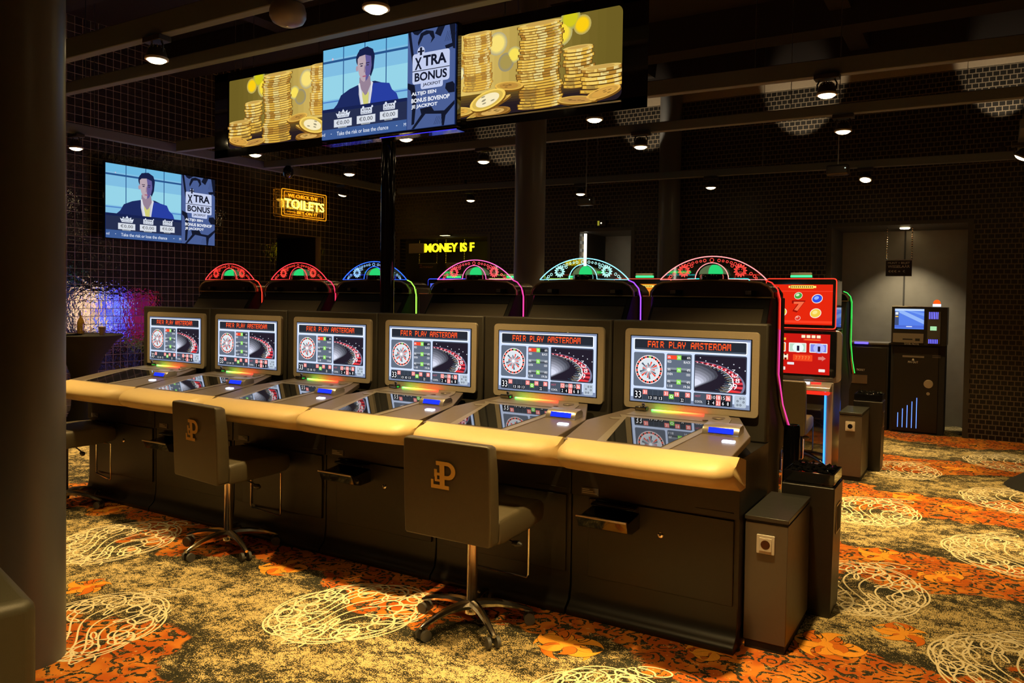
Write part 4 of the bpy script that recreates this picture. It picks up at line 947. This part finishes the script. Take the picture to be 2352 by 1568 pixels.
def tv_picture(W_, H_, parent, loc, sx=1):
    a = Art(W_, H_); PW = .665
    SK = C_(128, 190, 226); SK2 = C_(150, 212, 232); NV = C_(30, 42, 96); NV2 = C_(40, 62, 160); BAR = C_(40, 84, 140)
    a.rect(0, 1, 0, 1, C_(30, 50, 110), 1); a.rect(0, PW, 0, .665, SK, 2); a.rect(.0, PW, .30, .56, SK2, 3); a.rect(0, PW, 0, .11, C_(110, 185, 225), 3)
    a.rect(0, PW, .13, .155, BAR, 4); a.rect(0, PW, .575, .59, C_(80, 130, 200), 4)
    for u in (.165, .335, .50): a.rect(u, u+.007, 0, .665, BAR, 4)
    a.circ(.08, .115, .008, C_(220, 190, 210), 5, 10)
    # man in a dark suit
    a.poly([(.09, .665), (.12, .62), (.15, .53), (.22, .475), (.29, .445), (.30, .43), (.42, .43), (.47, .46), (.53, .48), (.55, .55), (.585, .60), (.60, .665)], NV, 6)
    a.poly([(.38, .45), (.47, .46), (.53, .48), (.55, .55), (.585, .60), (.60, .665), (.39, .665)], NV2, 7)
    a.poly([(.295, .43), (.40, .43), (.40, .52), (.385, .665), (.31, .665), (.295, .55)], C_(196, 196, 206), 8)
    a.poly([(.325, .52), (.355, .50), (.375, .55), (.37, .665), (.32, .665)], C_(208, 206, 120), 9)
    a.poly([(.30, .37), (.385, .37), (.39, .46), (.36, .56), (.345, .57), (.315, .50), (.30, .43)], C_(150, 130, 150), 10)
    a.ell(.345, .17, .073, .115, C_(26, 34, 70), 9.5, 28)
    a.poly([(.272, .15), (.30, .07), (.36, .05), (.405, .09), (.418, .17), (.41, .30), (.39, .38), (.36, .30)], C_(24, 32, 72), 10.5)
    a.poly([(.285, .17), (.30, .145), (.345, .135), (.39, .16), (.395, .26), (.385, .34), (.365, .40), (.335, .425), (.315, .40), (.298, .34), (.286, .26)], C_(186, 166, 176), 11)
    a.poly([(.345, .135), (.39, .16), (.395, .26), (.385, .34), (.365, .40), (.348, .42), (.35, .36), (.343, .30), (.352, .22)], C_(96, 88, 150), 12)
    a.ell(.281, .27, .009, .03, C_(176, 150, 165), 11)
    for u in (.317, .366): a.rect(u-.015, u+.013, .222, .231, C_(40, 34, 60), 13); a.ell(u, .25, .010, .008, C_(60, 56, 84), 13, 10)
    a.poly([(.34, .25), (.345, .25), (.35, .32), (.336, .325)], C_(150, 125, 150), 13); a.ell(.341, .365, .017, .008, C_(170, 96, 120), 13, 12)
    a.poly([(.292, .44), (.305, .43), (.33, .62), (.335, .665), (.318, .665)], C_(220, 222, 232), 12); a.poly([(.395, .43), (.408, .445), (.392, .57), (.385, .665), (.378, .665)], C_(220, 222, 232), 12)
    # lower banner
    a.rect(0, PW, .665, .89, C_(38, 46, 78), 14); a.rect(0, PW, .665, .70, C_(24, 34, 80), 15); a.rect(0, PW, .89, 1, C_(62, 92, 150), 15)
    WH = C_(222, 230, 245); DKK = C_(22, 26, 44)
    for u0, u1, v in ((.10, .245, .79), (.285, .43, .785), (.465, .60, .775)):
        a.rect(u0, u1, v, v+.085, C_(216, 222, 232), 16); a.text('\u20ac0,00', u0+.02, u1-.02, v+.016, v+.066, DKK, 17); a.rr(u0+.035, u1-.04, v+.082, v+.098, .002, C_(180, 186, 190), 16); a.text('MINIMUM', u0+.045, u1-.05, v+.084, v+.095, DKK, 18)
    a.poly([(.13, .775), (.115, .72), (.135, .735), (.14, .70), (.16, .72), (.175, .685), (.19, .72), (.21, .70), (.21, .735), (.232, .72), (.22, .775)], WH, 16)
    a.text('BIG', .145, .20, .715, .74, DKK, 17); a.text('POINTER', .13, .215, .75, .77, DKK, 17)
    for u, v in ((.315, .775), (.49, .765)):
        a.rr(u, u+.088, v-.068, v-.002, .006, WH, 16); a.circ(u+.02, v-.075, .009, WH, 16, 12); a.circ(u+.09, v-.075, .008, WH, 16, 12)
        a.text('XTRA', u+.006, u+.08, v-.060, v-.035, DKK, 17, .02); a.text('BONUS', u+.008, u+.08, v-.027, v-.006, DKK, 17)
    a.text('ed', .003, .028, .925, .96, WH, 17); a.text('-', .075, .083, .94, .946, WH, 17); a.text('Take the risk or lose the chance', .125, .53, .925, .968, WH, 17, .01); a.text('-', .588, .598, .94, .946, WH, 17); a.text('M', .645, .662, .925, .96, WH, 17)
    # comic-ink side panel
    a.rect(PW+.003, 1, 0, 1, C_(74, 94, 148), 14)
    K = C_(20, 24, 42)
    for p in (((.67, .0), (.69, .0), (.735, .5), (.725, .56)), ((.70, .0), (.78, .0), (.74, .045), (.715, .03)), ((.88, .0), (.93, .0), (.90, .10), (.86, .06)), ((.96, 0), (1, 0), (1, .25), (.985, .24)), ((.93, .2), (1, .18), (1, .215), (.94, .24)),
              ((.67, .52), (.72, .55), (.735, .70), (.72, .95), (.70, .96), (.705, .70), (.69, .60), (.67, .58)), ((.76, .80), (.84, .79), (.86, .84), (.93, .85), (1, .76), (1, .80), (.94, .90), (.93, 1), (.915, 1), (.91, .88), (.80, .86), (.72, 1), (.70, 1), (.77, .86)),
              ((.94, .58), (.985, .57), (1, .60), (1, .68), (.96, .68), (.935, .63)), ((.76, .03), (.80, .01), (.85, .03), (.86, .10), (.83, .15), (.84, .10), (.82, .05), (.78, .06), (.745, .16), (.74, .12))): a.poly(p, K, 15)
    for k in range(6): a.line([(.93+.012*k, .16), (.95+.012*k, .06)], .002, K, 16); a.line([(.86+.012*k, .98), (.88+.012*k, .90)], .002, K, 16); a.line([(.77+.012*k, .66), (.785+.012*k, .60)], .002, K, 16)
    L_ = C_(196, 206, 238)
    a.rr(.705, .965, .235, .545, .018, L_, 18); a.circ(.765, .215, .030, L_, 18, 18); a.rr(.765, .92, .50, .605, .014, L_, 18)
    a.rect(.757, .773, .175, .255, DKK, 19); a.rect(.742, .788, .207, .224, DKK, 19)
    a.text('X', .722, .772, .275, .40, DKK, 20, .035); a.text('TRA', .782, .945, .265, .375, DKK, 20, .035); a.rect(.705, .965, .408, .416, DKK, 19)
    a.text('BONUS', .722, .948, .43, .52, DKK, 20, .03); a.text('JACKPOT', .78, .905, .545, .585, DKK, 20, .02)
    a.text('ALTIJD EEN', .70, .875, .625, .67, C_(240, 244, 252), 20, .03); a.text('BONUS BOVENOP', .70, .968, .69, .735, C_(240, 244, 252), 20, .03); a.text('JE JACKPOT', .70, .885, .755, .80, C_(240, 244, 252), 20, .03)
    return a.build('display', parent, loc=loc)
tv = thing('hanging_television', 'television with a man in a suit hanging in front of the coin light box', 'television', (-3.068, .50, 2.684))
b = MB(); b.box(-.012, 1.142, .002, .045, -.012, .637, M['gloss']); b.box(.3, .85, .045, .098, .1, .5, M['lampb']); b.build('casing', tv, bevel=.003)
tv_picture(1.130, .622, tv, (0, 0, .002))
b = MB(); b.box(-.012, 1.142, -.0, .09, -.030, -.022, M['gloss']); b.box(.52, 1.142, -.002, .0, -.030, -.026, em((60, 50, 255), 1.5)); b.build('lower_shelf', tv)
tw = thing('wall_television', 'television with a man in a suit mounted on the black tiled left wall', 'television', (-8.58, 2.29, 2.30), PI/2)
b = MB(); b.box(-.014, 1.64, .002, .05, -.014, .955, M['gloss']); b.box(.4, 1.2, .05, .165, .2, .7, M['lampb']); b.build('casing', tw, bevel=.003)
tv_picture(1.63, .94, tw, (0, 0, 0))

# ------------------------------------------------------------ neon signs on the walls
NE = em((255, 190, 60), 7.0); NF = em((255, 150, 20), 1.8)
ts = thing('toilets_neon_sign', 'amber neon sign reading toilets on the black tiled wall', 'neon sign', (-8.66, 5.25, 2.87), PI/2)
b = MB(); b.tube([(p[0], 0, p[1]) for p in rrect3(0, .98, 0, .43, .02)], .005, NF, 6, closed=True); b.tube([(p[0], 0, p[1]) for p in rrect3(.05, .93, .035, .395, .02)], .004, NF, 6, closed=True); b.build('neon_frame', ts, smooth=True)
a = Art(.98, .43); a.text('WE CHECK THE', .14, .80, .15, .27, NF, 1); a.text('BET ON IT', .34, .80, .76, .87, NF, 1); a.rect(.12, .30, .80, .815, NF, 1)
def thick(me_art, name, parent, d=.012):
    o = me_art.build(name, parent); md = o.modifiers.new('depth', 'SOLIDIFY'); md.thickness = d; md.offset = -1; return o
thick(a, 'small_lettering', ts)
a = Art(.98, .43); a.text('TOILETS', .06, .96, .34, .68, NE, 1, .008); thick(a, 'neon_letters', ts)
b = MB(); b.box(.02, .96, .05, .055, .02, .41, PANE); b.build('acrylic_plate', ts)
b = MB(); b.box(.46, .50, -.01, .045, -.06, -.01, M['lampb']); b.box(.47, .49, .045, .088, -.04, .1, M['lampb']); b.box(.2, .22, .055, .088, .2, .22, M['lampb']); b.build('bracket', ts)
ms = thing('money_neon_sign', 'yellow illuminated lettering above the cash machine niche on the back wall', 'neon sign', (-7.43, 7.36, 2.385))
a = Art(1.03, .15); a.text('MONEY IS F', .0, 1.0, 0.0, 1.0, em((255, 226, 20), 3.2), 1, .02); thick(a, 'letters', ms, .02)
b = MB(); b.box(-.35, -.02, .005, .03, -.01, .16, NICH); b.box(-.35, 1.03, .022, .03, .055, .09, M['lampb']); b.build('backing_strip', ms)
es = thing('exit_lamp', 'tiny exit lamp above the doorway between the two columns', 'sign', (-4.13, 7.32, 2.72)); b = MB(); b.box(0, .14, 0, .07, 0, .09, M['lampb']); b.build('casing', es); b = MB(); b.box(.01, .04, -.003, 0, .01, .08, em((200, 190, 60), .5)); b.box(.06, .08, -.003, 0, .035, .055, em((255, 240, 200), 2)); b.build('lamp_face', es)
# doorway with a vertical light line
b = MB(); b.box(-4.43, -4.395, 7.50, 7.53, .0, 2.63, em((255, 250, 225), 2.6)); o = b.build('light_line'); tag(o, 'vertical white light line in the doorway behind the cyan topper', 'light')
# hanging signs
def hanging_sign(x, y, z, w_, h, lines, label, zt, col):
    t = thing('hanging_sign', label, 'sign', (x, y, z), 0, 'small signs on chains')
    b = MB(); b.box(0, w_, 0, .02, 0, h, M['blackm']); b.box(-.01, w_+.01, -.004, .024, h, h+.012, M['steel']); b.build('board', t)
    for s, u0, u1, v0, v1 in lines:
        a = Art(w_, h); a.text(s, u0, u1, v0, v1, col, 1); a.build('lettering', t, loc=(0, -.001, 0))
    for xx in (.005, w_-.005):
        b = MB(); n = int((zt-z-h)/.03)
        for k in range(n): b.lathe([(0, -.016), (.009, -.008), (.011, 0), (.009, .008), (0, .016)], M['chrome'], (xx, .01, z*0+h+.02+.03*k), 6)
        b.build('chain', t, smooth=True)
WT = pb('white_print', (.75, .72, .66), .6); RP = pb('red_print', (.45, .16, .12), .6)
hanging_sign(-.17, 7.62, 1.965, .30, .20, (('MUNT + BILJET', .08, .92, .10, .25), ('WISSELAAR', .08, .92, .30, .47), ('\u20ac\u20ac\u20ac', .10, .42, .62, .76), ('=', .48, .56, .66, .73), ('\u20ac', .66, .74, .62, .76)), 'small hanging sign reading munt biljet wisselaar above the change machine', 2.61, WT)
hanging_sign(-7.74, 7.6, 1.90, .40, .30, (('PIN', .06, .18, .05, .12), ('AUTOMAAT', .06, .80, .15, .25)), 'left dark hanging sign under the yellow money lettering', 2.63, RP)
hanging_sign(-7.15, 7.6, 1.90, .40, .30, (('BILJET', .06, .40, .05, .12), ('AUTOMAAT', .06, .75, .15, .25)), 'right dark hanging sign under the yellow money lettering', 2.63, RP)
# cash machines in the left niche
for x, l in ((-7.75, 'dark cash machine at the left of the money niche'), (-7.05, 'dark cash machine at the right of the money niche')):
    t = thing('cash_machine', l, 'cash machine', (x, 7.62, 0)); b = MB(); b.box(0, .5, 0, .5, 0, 1.55, M['blackm']); b.build('cabinet', t, bevel=.01); a = Art(.3, .22); a.rect(0, 1, 0, 1, C_(40, 50, 90), 1); a.build('display', t, loc=(.1, -.002, 1.2))

# ------------------------------------------------------------ change machine and ticket cabinet in the right niche
cm = thing('change_machine', 'tall black change machine with a blue screen in the grey niche', 'change machine', (-.06, 7.40, 0))
b = MB(); b.box(0, .60, .0, .50, 0, 1.095, M['blackm']); b.box(.03, .53, -.008, 0, .02, 1.08, M['black']); lo = b.build('lower_cabinet', cm, bevel=.004)
b = MB(); b.box(-.0, .61, -.05, .45, 1.10, 1.575, M['black']); b.box(0, .44, -.055, .0, 1.575, 1.582, M['trim']); b.build('upper_cabinet', cm, bevel=.004)
a = Art(.325, .25); a.rect(0, 1, 0, 1, C_(90, 130, 235), 1); a.poly([(.0, .1), (.3, .1), (1, .55), (1, .75)], C_(150, 185, 250), 2); a.poly([(.3, .05), (1, .2), (1, .35)], C_(120, 160, 245), 3); a.rect(0, 1, 0, .1, C_(190, 215, 250), 4); a.rect(0, 1, .82, .95, C_(80, 110, 215), 4)
a.rect(0, .14, .14, .82, C_(66, 80, 120), 5); a.rect(.02, .12, .17, .30, C_(225, 235, 245), 6); a.rect(.02, .12, .36, .42, C_(240, 190, 70), 6); a.rect(.4, .6, .86, .90, WH_ if False else C_(235, 240, 255), 6); a.build('display', cm, loc=(.035, -.052, 1.30))
b = MB(); b.box(.02, .36, -.058, -.051, 1.13, 1.245, M['trim']); b.box(.13, .24, -.060, -.0581, 1.165, 1.18, M['blackm']); b.box(.27, .32, -.060, -.0581, 1.155, 1.185, M['blackm']); b.build('coin_shelf', cm)
b = MB(); b.box(.40, .54, -.058, -.051, 1.125, 1.52, M['plastic'])
for k in range(6): b.box(.415+.018*k, .423+.018*k, -.060, -.0581, 1.43, 1.515, em((90, 90, 255), 3)); b.box(.415+.018*k, .423+.018*k, -.060, -.0581, 1.13, 1.18, em((80, 80, 255), 3))
b.box(.43, .50, -.060, -.0581, 1.29, 1.34, em((170, 230, 170), 1)); b.build('note_slot', cm)
b = MB(); b.lathe([(.045, 0), (.045, .03), (.0, .032)], em((190, 210, 255), 2), (.49, .05, 1.583), 16); b.lathe([(.042, .032), (.038, .06), (.02, .08), (0, .085)], em((255, 90, 20), 1.2), (.49, .05, 1.583), 16); b.build('alarm_lamp', cm, smooth=True)
b = MB(); b.box(.13, .37, -.014, -.0085, .945, .968, M['trim']); b.box(.46, .55, -.010, -.0085, .975, .98, M['trim']); b.box(.46, .55, -.010, -.0085, .955, .96, M['trim']); b.build('ticket_slot', lo)
b = MB(); b.lathe([(0, -.014), (.05, -.013), (.053, -.0085)], M['bronze'], (.425, 0, .625), 24, ax='y'); b.lathe([(0, -.014), (.02, -.013)], M['bronze'], (.425, 0, .505), 14, ax='y'); b.build('round_lock', lo, smooth=True)
b = MB(); BB = em((90, 130, 255), 3.0)
for k, z1 in enumerate((.245, .30, .345, .395, .445)): b.box(.092+.052*k, .098+.052*k, -.012, -.0085, .065, z1, BB)
b.build('blue_light_bars', lo)
a = Art(.14, .08); a.text('PIN OUT', .1, .9, .5, .8, WT, 1); a.poly([(.45, .1), (.55, .1), (.6, .4), (.4, .4)], WT, 1); a.build('pictogram', lo, loc=(.18, -.0095, .86)); a = Art(.2, .06); a.text('BANK NOTE', .1, .9, .5, .95, WT, 1); a.circ(.5, .2, .01, WT, 1, 8); a.build('pictogram', cm, loc=(.13, -.052, 1.102))
tc_ = thing('ticket_cabinet', 'low black cabinet with a blue light strip left of the change machine', 'cabinet', (-.79, 7.42, 0))
b = MB(); b.box(0, .70, 0, .50, 0, 1.085, M['blackm']); b.box(.02, .68, -.006, 0, .02, 1.05, M['black']); b.box(0, .70, -.012, .50, 1.086, 1.11, M['plastic']); b.build('body', tc_, bevel=.003)
b = MB(); b.box(.30, .46, -.02, -.0125, 1.09, 1.115, em((60, 50, 255), 7)); b.build('blue_light', tc_)
b = MB(); b.box(.24, .46, -.012, -.0065, .58, .69, M['steel']); b.build('pay_out_tray', tc_); a = Art(.1, .03); a.text('TICKET', .0, 1, .1, .9, WT, 1); a.build('pictogram', tc_, loc=(.33, -.0075, .74))
nd = thing('niche_downlight', 'small recessed downlight at the top of the grey niche', 'lamp', (.02, 7.85, 2.585)); b = MB(); b.lathe([(0, 0), (.05, 0), (.06, .008), (.06, .014)], LENS, seg=16); b.build('lens', nd)
ld = bpy.data.lights.new('spot_beam', 'SPOT'); ld.energy = 110; ld.color = (1, .84, .58); ld.spot_size = math.radians(100); ld.spot_blend = .8; lo_ = bpy.data.objects.new('spot_beam', ld); COL.objects.link(lo_); lo_.parent = nd; lo_.location = (0, 0, -.02)
md_ = thing('niche_downlight', 'small recessed downlight above the yellow money lettering', 'lamp', (-6.95, 7.30, 2.66)); b = MB(); b.box(-.09, .09, -.05, .085, .0, .02, M['lampb']); b.box(-.08, .08, -.04, .04, -.004, -.0005, em((255, 240, 170), 2.5)); b.build('lens', md_)

# ------------------------------------------------------------ ceiling devices
sd = thing('smoke_detector', 'grey rounded smoke detector under the nearest rail, top left', 'smoke detector', (-2.44, -.41, 3.10))
b = MB(); b.lathe([(.0, 0), (.05, .004), (.085, .022), (.10, .05), (.10, .08), (.09, .115), (0, .1155)], pb('detector_grey', (.16, .145, .16), .4), seg=32); b.build('body', sd, smooth=True); b = MB(); b.lathe([(0, -.006), (.008, -.002), (.008, .003)], M['chrome'], seg=10); b.build('indicator', sd)
for n_, (p, l) in enumerate((((-6.55, 3.42, 3.06), 'black dome camera at the corner of the rails left of the pole'), ((-.28, 4.35, 2.80), 'dark green box sensor hanging below the second rail at the right'), ((-.5, 1.6, 3.62), 'dim square detector in the dark ceiling right of the light box'), ((-3.15, 4.9, 2.72), 'small black wall speaker left of the grey column'))):
    t = thing(('dome_camera', 'hanging_sensor', 'hanging_sensor', 'hanging_speaker')[n_], l, ('camera', 'sensor', 'sensor', 'speaker')[n_], p)
    b = MB()
    if n_ == 0: b.lathe([(0, 0), (.035, .006), (.06, .035), (.065, .07), (.065, .11), (.03, .155)], M['gloss'], seg=20)
    else: b.box(-.10, .10, -.05, .05, 0, .10, M['lampb'])
    b.build('housing', t, smooth=(n_ == 0), bevel=(.0 if n_ == 0 else .02)); b = MB()
    if n_: b.tube([(0, 0, .10), (0, 0, ZC-.002-p[2])], .004, M['steel'], 5); b.build('hanger_wire', t); b = MB(); b.lathe([(0, -.054), (.006, -.052)], em((220, 240, 220), 1.0), (.07, 0, .06), 8, ax='y'); b.build('indicator', t)

# ------------------------------------------------------------ bar tables with stretch covers
def bar_table(x, y, label, fr=.33, tr=.40):
    t = thing('bar_table', label, 'table', (x, y, 0), 0, 'bar tables under black stretch covers')
    b = MB(); b.lathe([(fr, 0), (fr*.93, .03), (fr*.62, .12), (.13, .30), (.115, .5), (.13, .68), (tr*.5, .88), (tr*.8, 1.05), (tr*.98, 1.11), (tr, 1.125), (tr*.99, 1.133), (0, 1.135)], M['cloth'], seg=40); b.build('stretch_cover', t, smooth=True)
bar_table(-7.70, 1.50, 'black cloth covered bar table beside the left column, with a bottle on it')
bar_table(1.54, 4.80, 'black cloth covered bar table cut by the right edge of the photo', .42, .30)
BG = pb('amber_bottle_glass', (.28, .16, .03), .08, trans=.6)
t = thing('bottle', 'amber glass bottle on the black bar table', 'bottle', (-7.62, 1.42, 1.136)); b = MB(); b.lathe([(0, 0), (.034, 0), (.036, .01), (.036, .13), (.028, .16), (.012, .19), (.012, .22)], BG, seg=20); b.build('glass_body', t, smooth=True); b = MB(); b.lathe([(.014, .215), (.014, .245), (0, .246)], M['silver'], seg=14); b.build('cap', t)
t = thing('paper_cup', 'brown paper cup at the right edge of the bar table', 'cup', (-7.38, 1.52, 1.136)); b = MB(); b.lathe([(0, .002), (.026, 0), (.036, .09), (.034, .09), (.025, .01)], pb('cup_brown', (.12, .07, .03), .6), seg=20); b.build('cup_body', t, smooth=True); b = MB(); b.lathe([(.037, .086), (.038, .094), (.033, .094)], M['sock'], seg=20); b.build('rim', t)
t = thing('tray', 'flat black tray with papers on the bar table', 'tray', (-7.62, 1.28, 1.136)); b = MB(); b.lathe([(0, 0), (.12, 0), (.14, .015), (.135, .015), (.115, .004), (0, .004)], M['gloss'], seg=28); b.build('tray_body', t, smooth=True); b = MB(); b.box(-.07, .05, -.05, .05, .005, .012, M['plastic']); b.box(-.02, .04, -.06, -.03, .0125, .015, M['sock']); b.build('papers', t)

# ------------------------------------------------------------ leather stool at the lower left corner
ls = thing('leather_armchair', 'dark leather seat corner at the lower left edge of the photo', 'armchair', (-1.90, -2.34, 0), math.radians(-14))
b = MB(); b.box(-.36, .44, -.40, .165, .10, .70, pb('olive_brown_leather', (.045, .040, .022), .45, noise=.15, bump=.3, bscale=300)); b.build('upholstered_body', ls, bevel=.035, bseg=4)
for sx in (-.30, .37):
    for sy in (-.34, .11): b = MB(); b.tube([(sx, sy, 0), (sx, sy, .11)], .02, M['lampb'], 12); b.build('leg', ls)
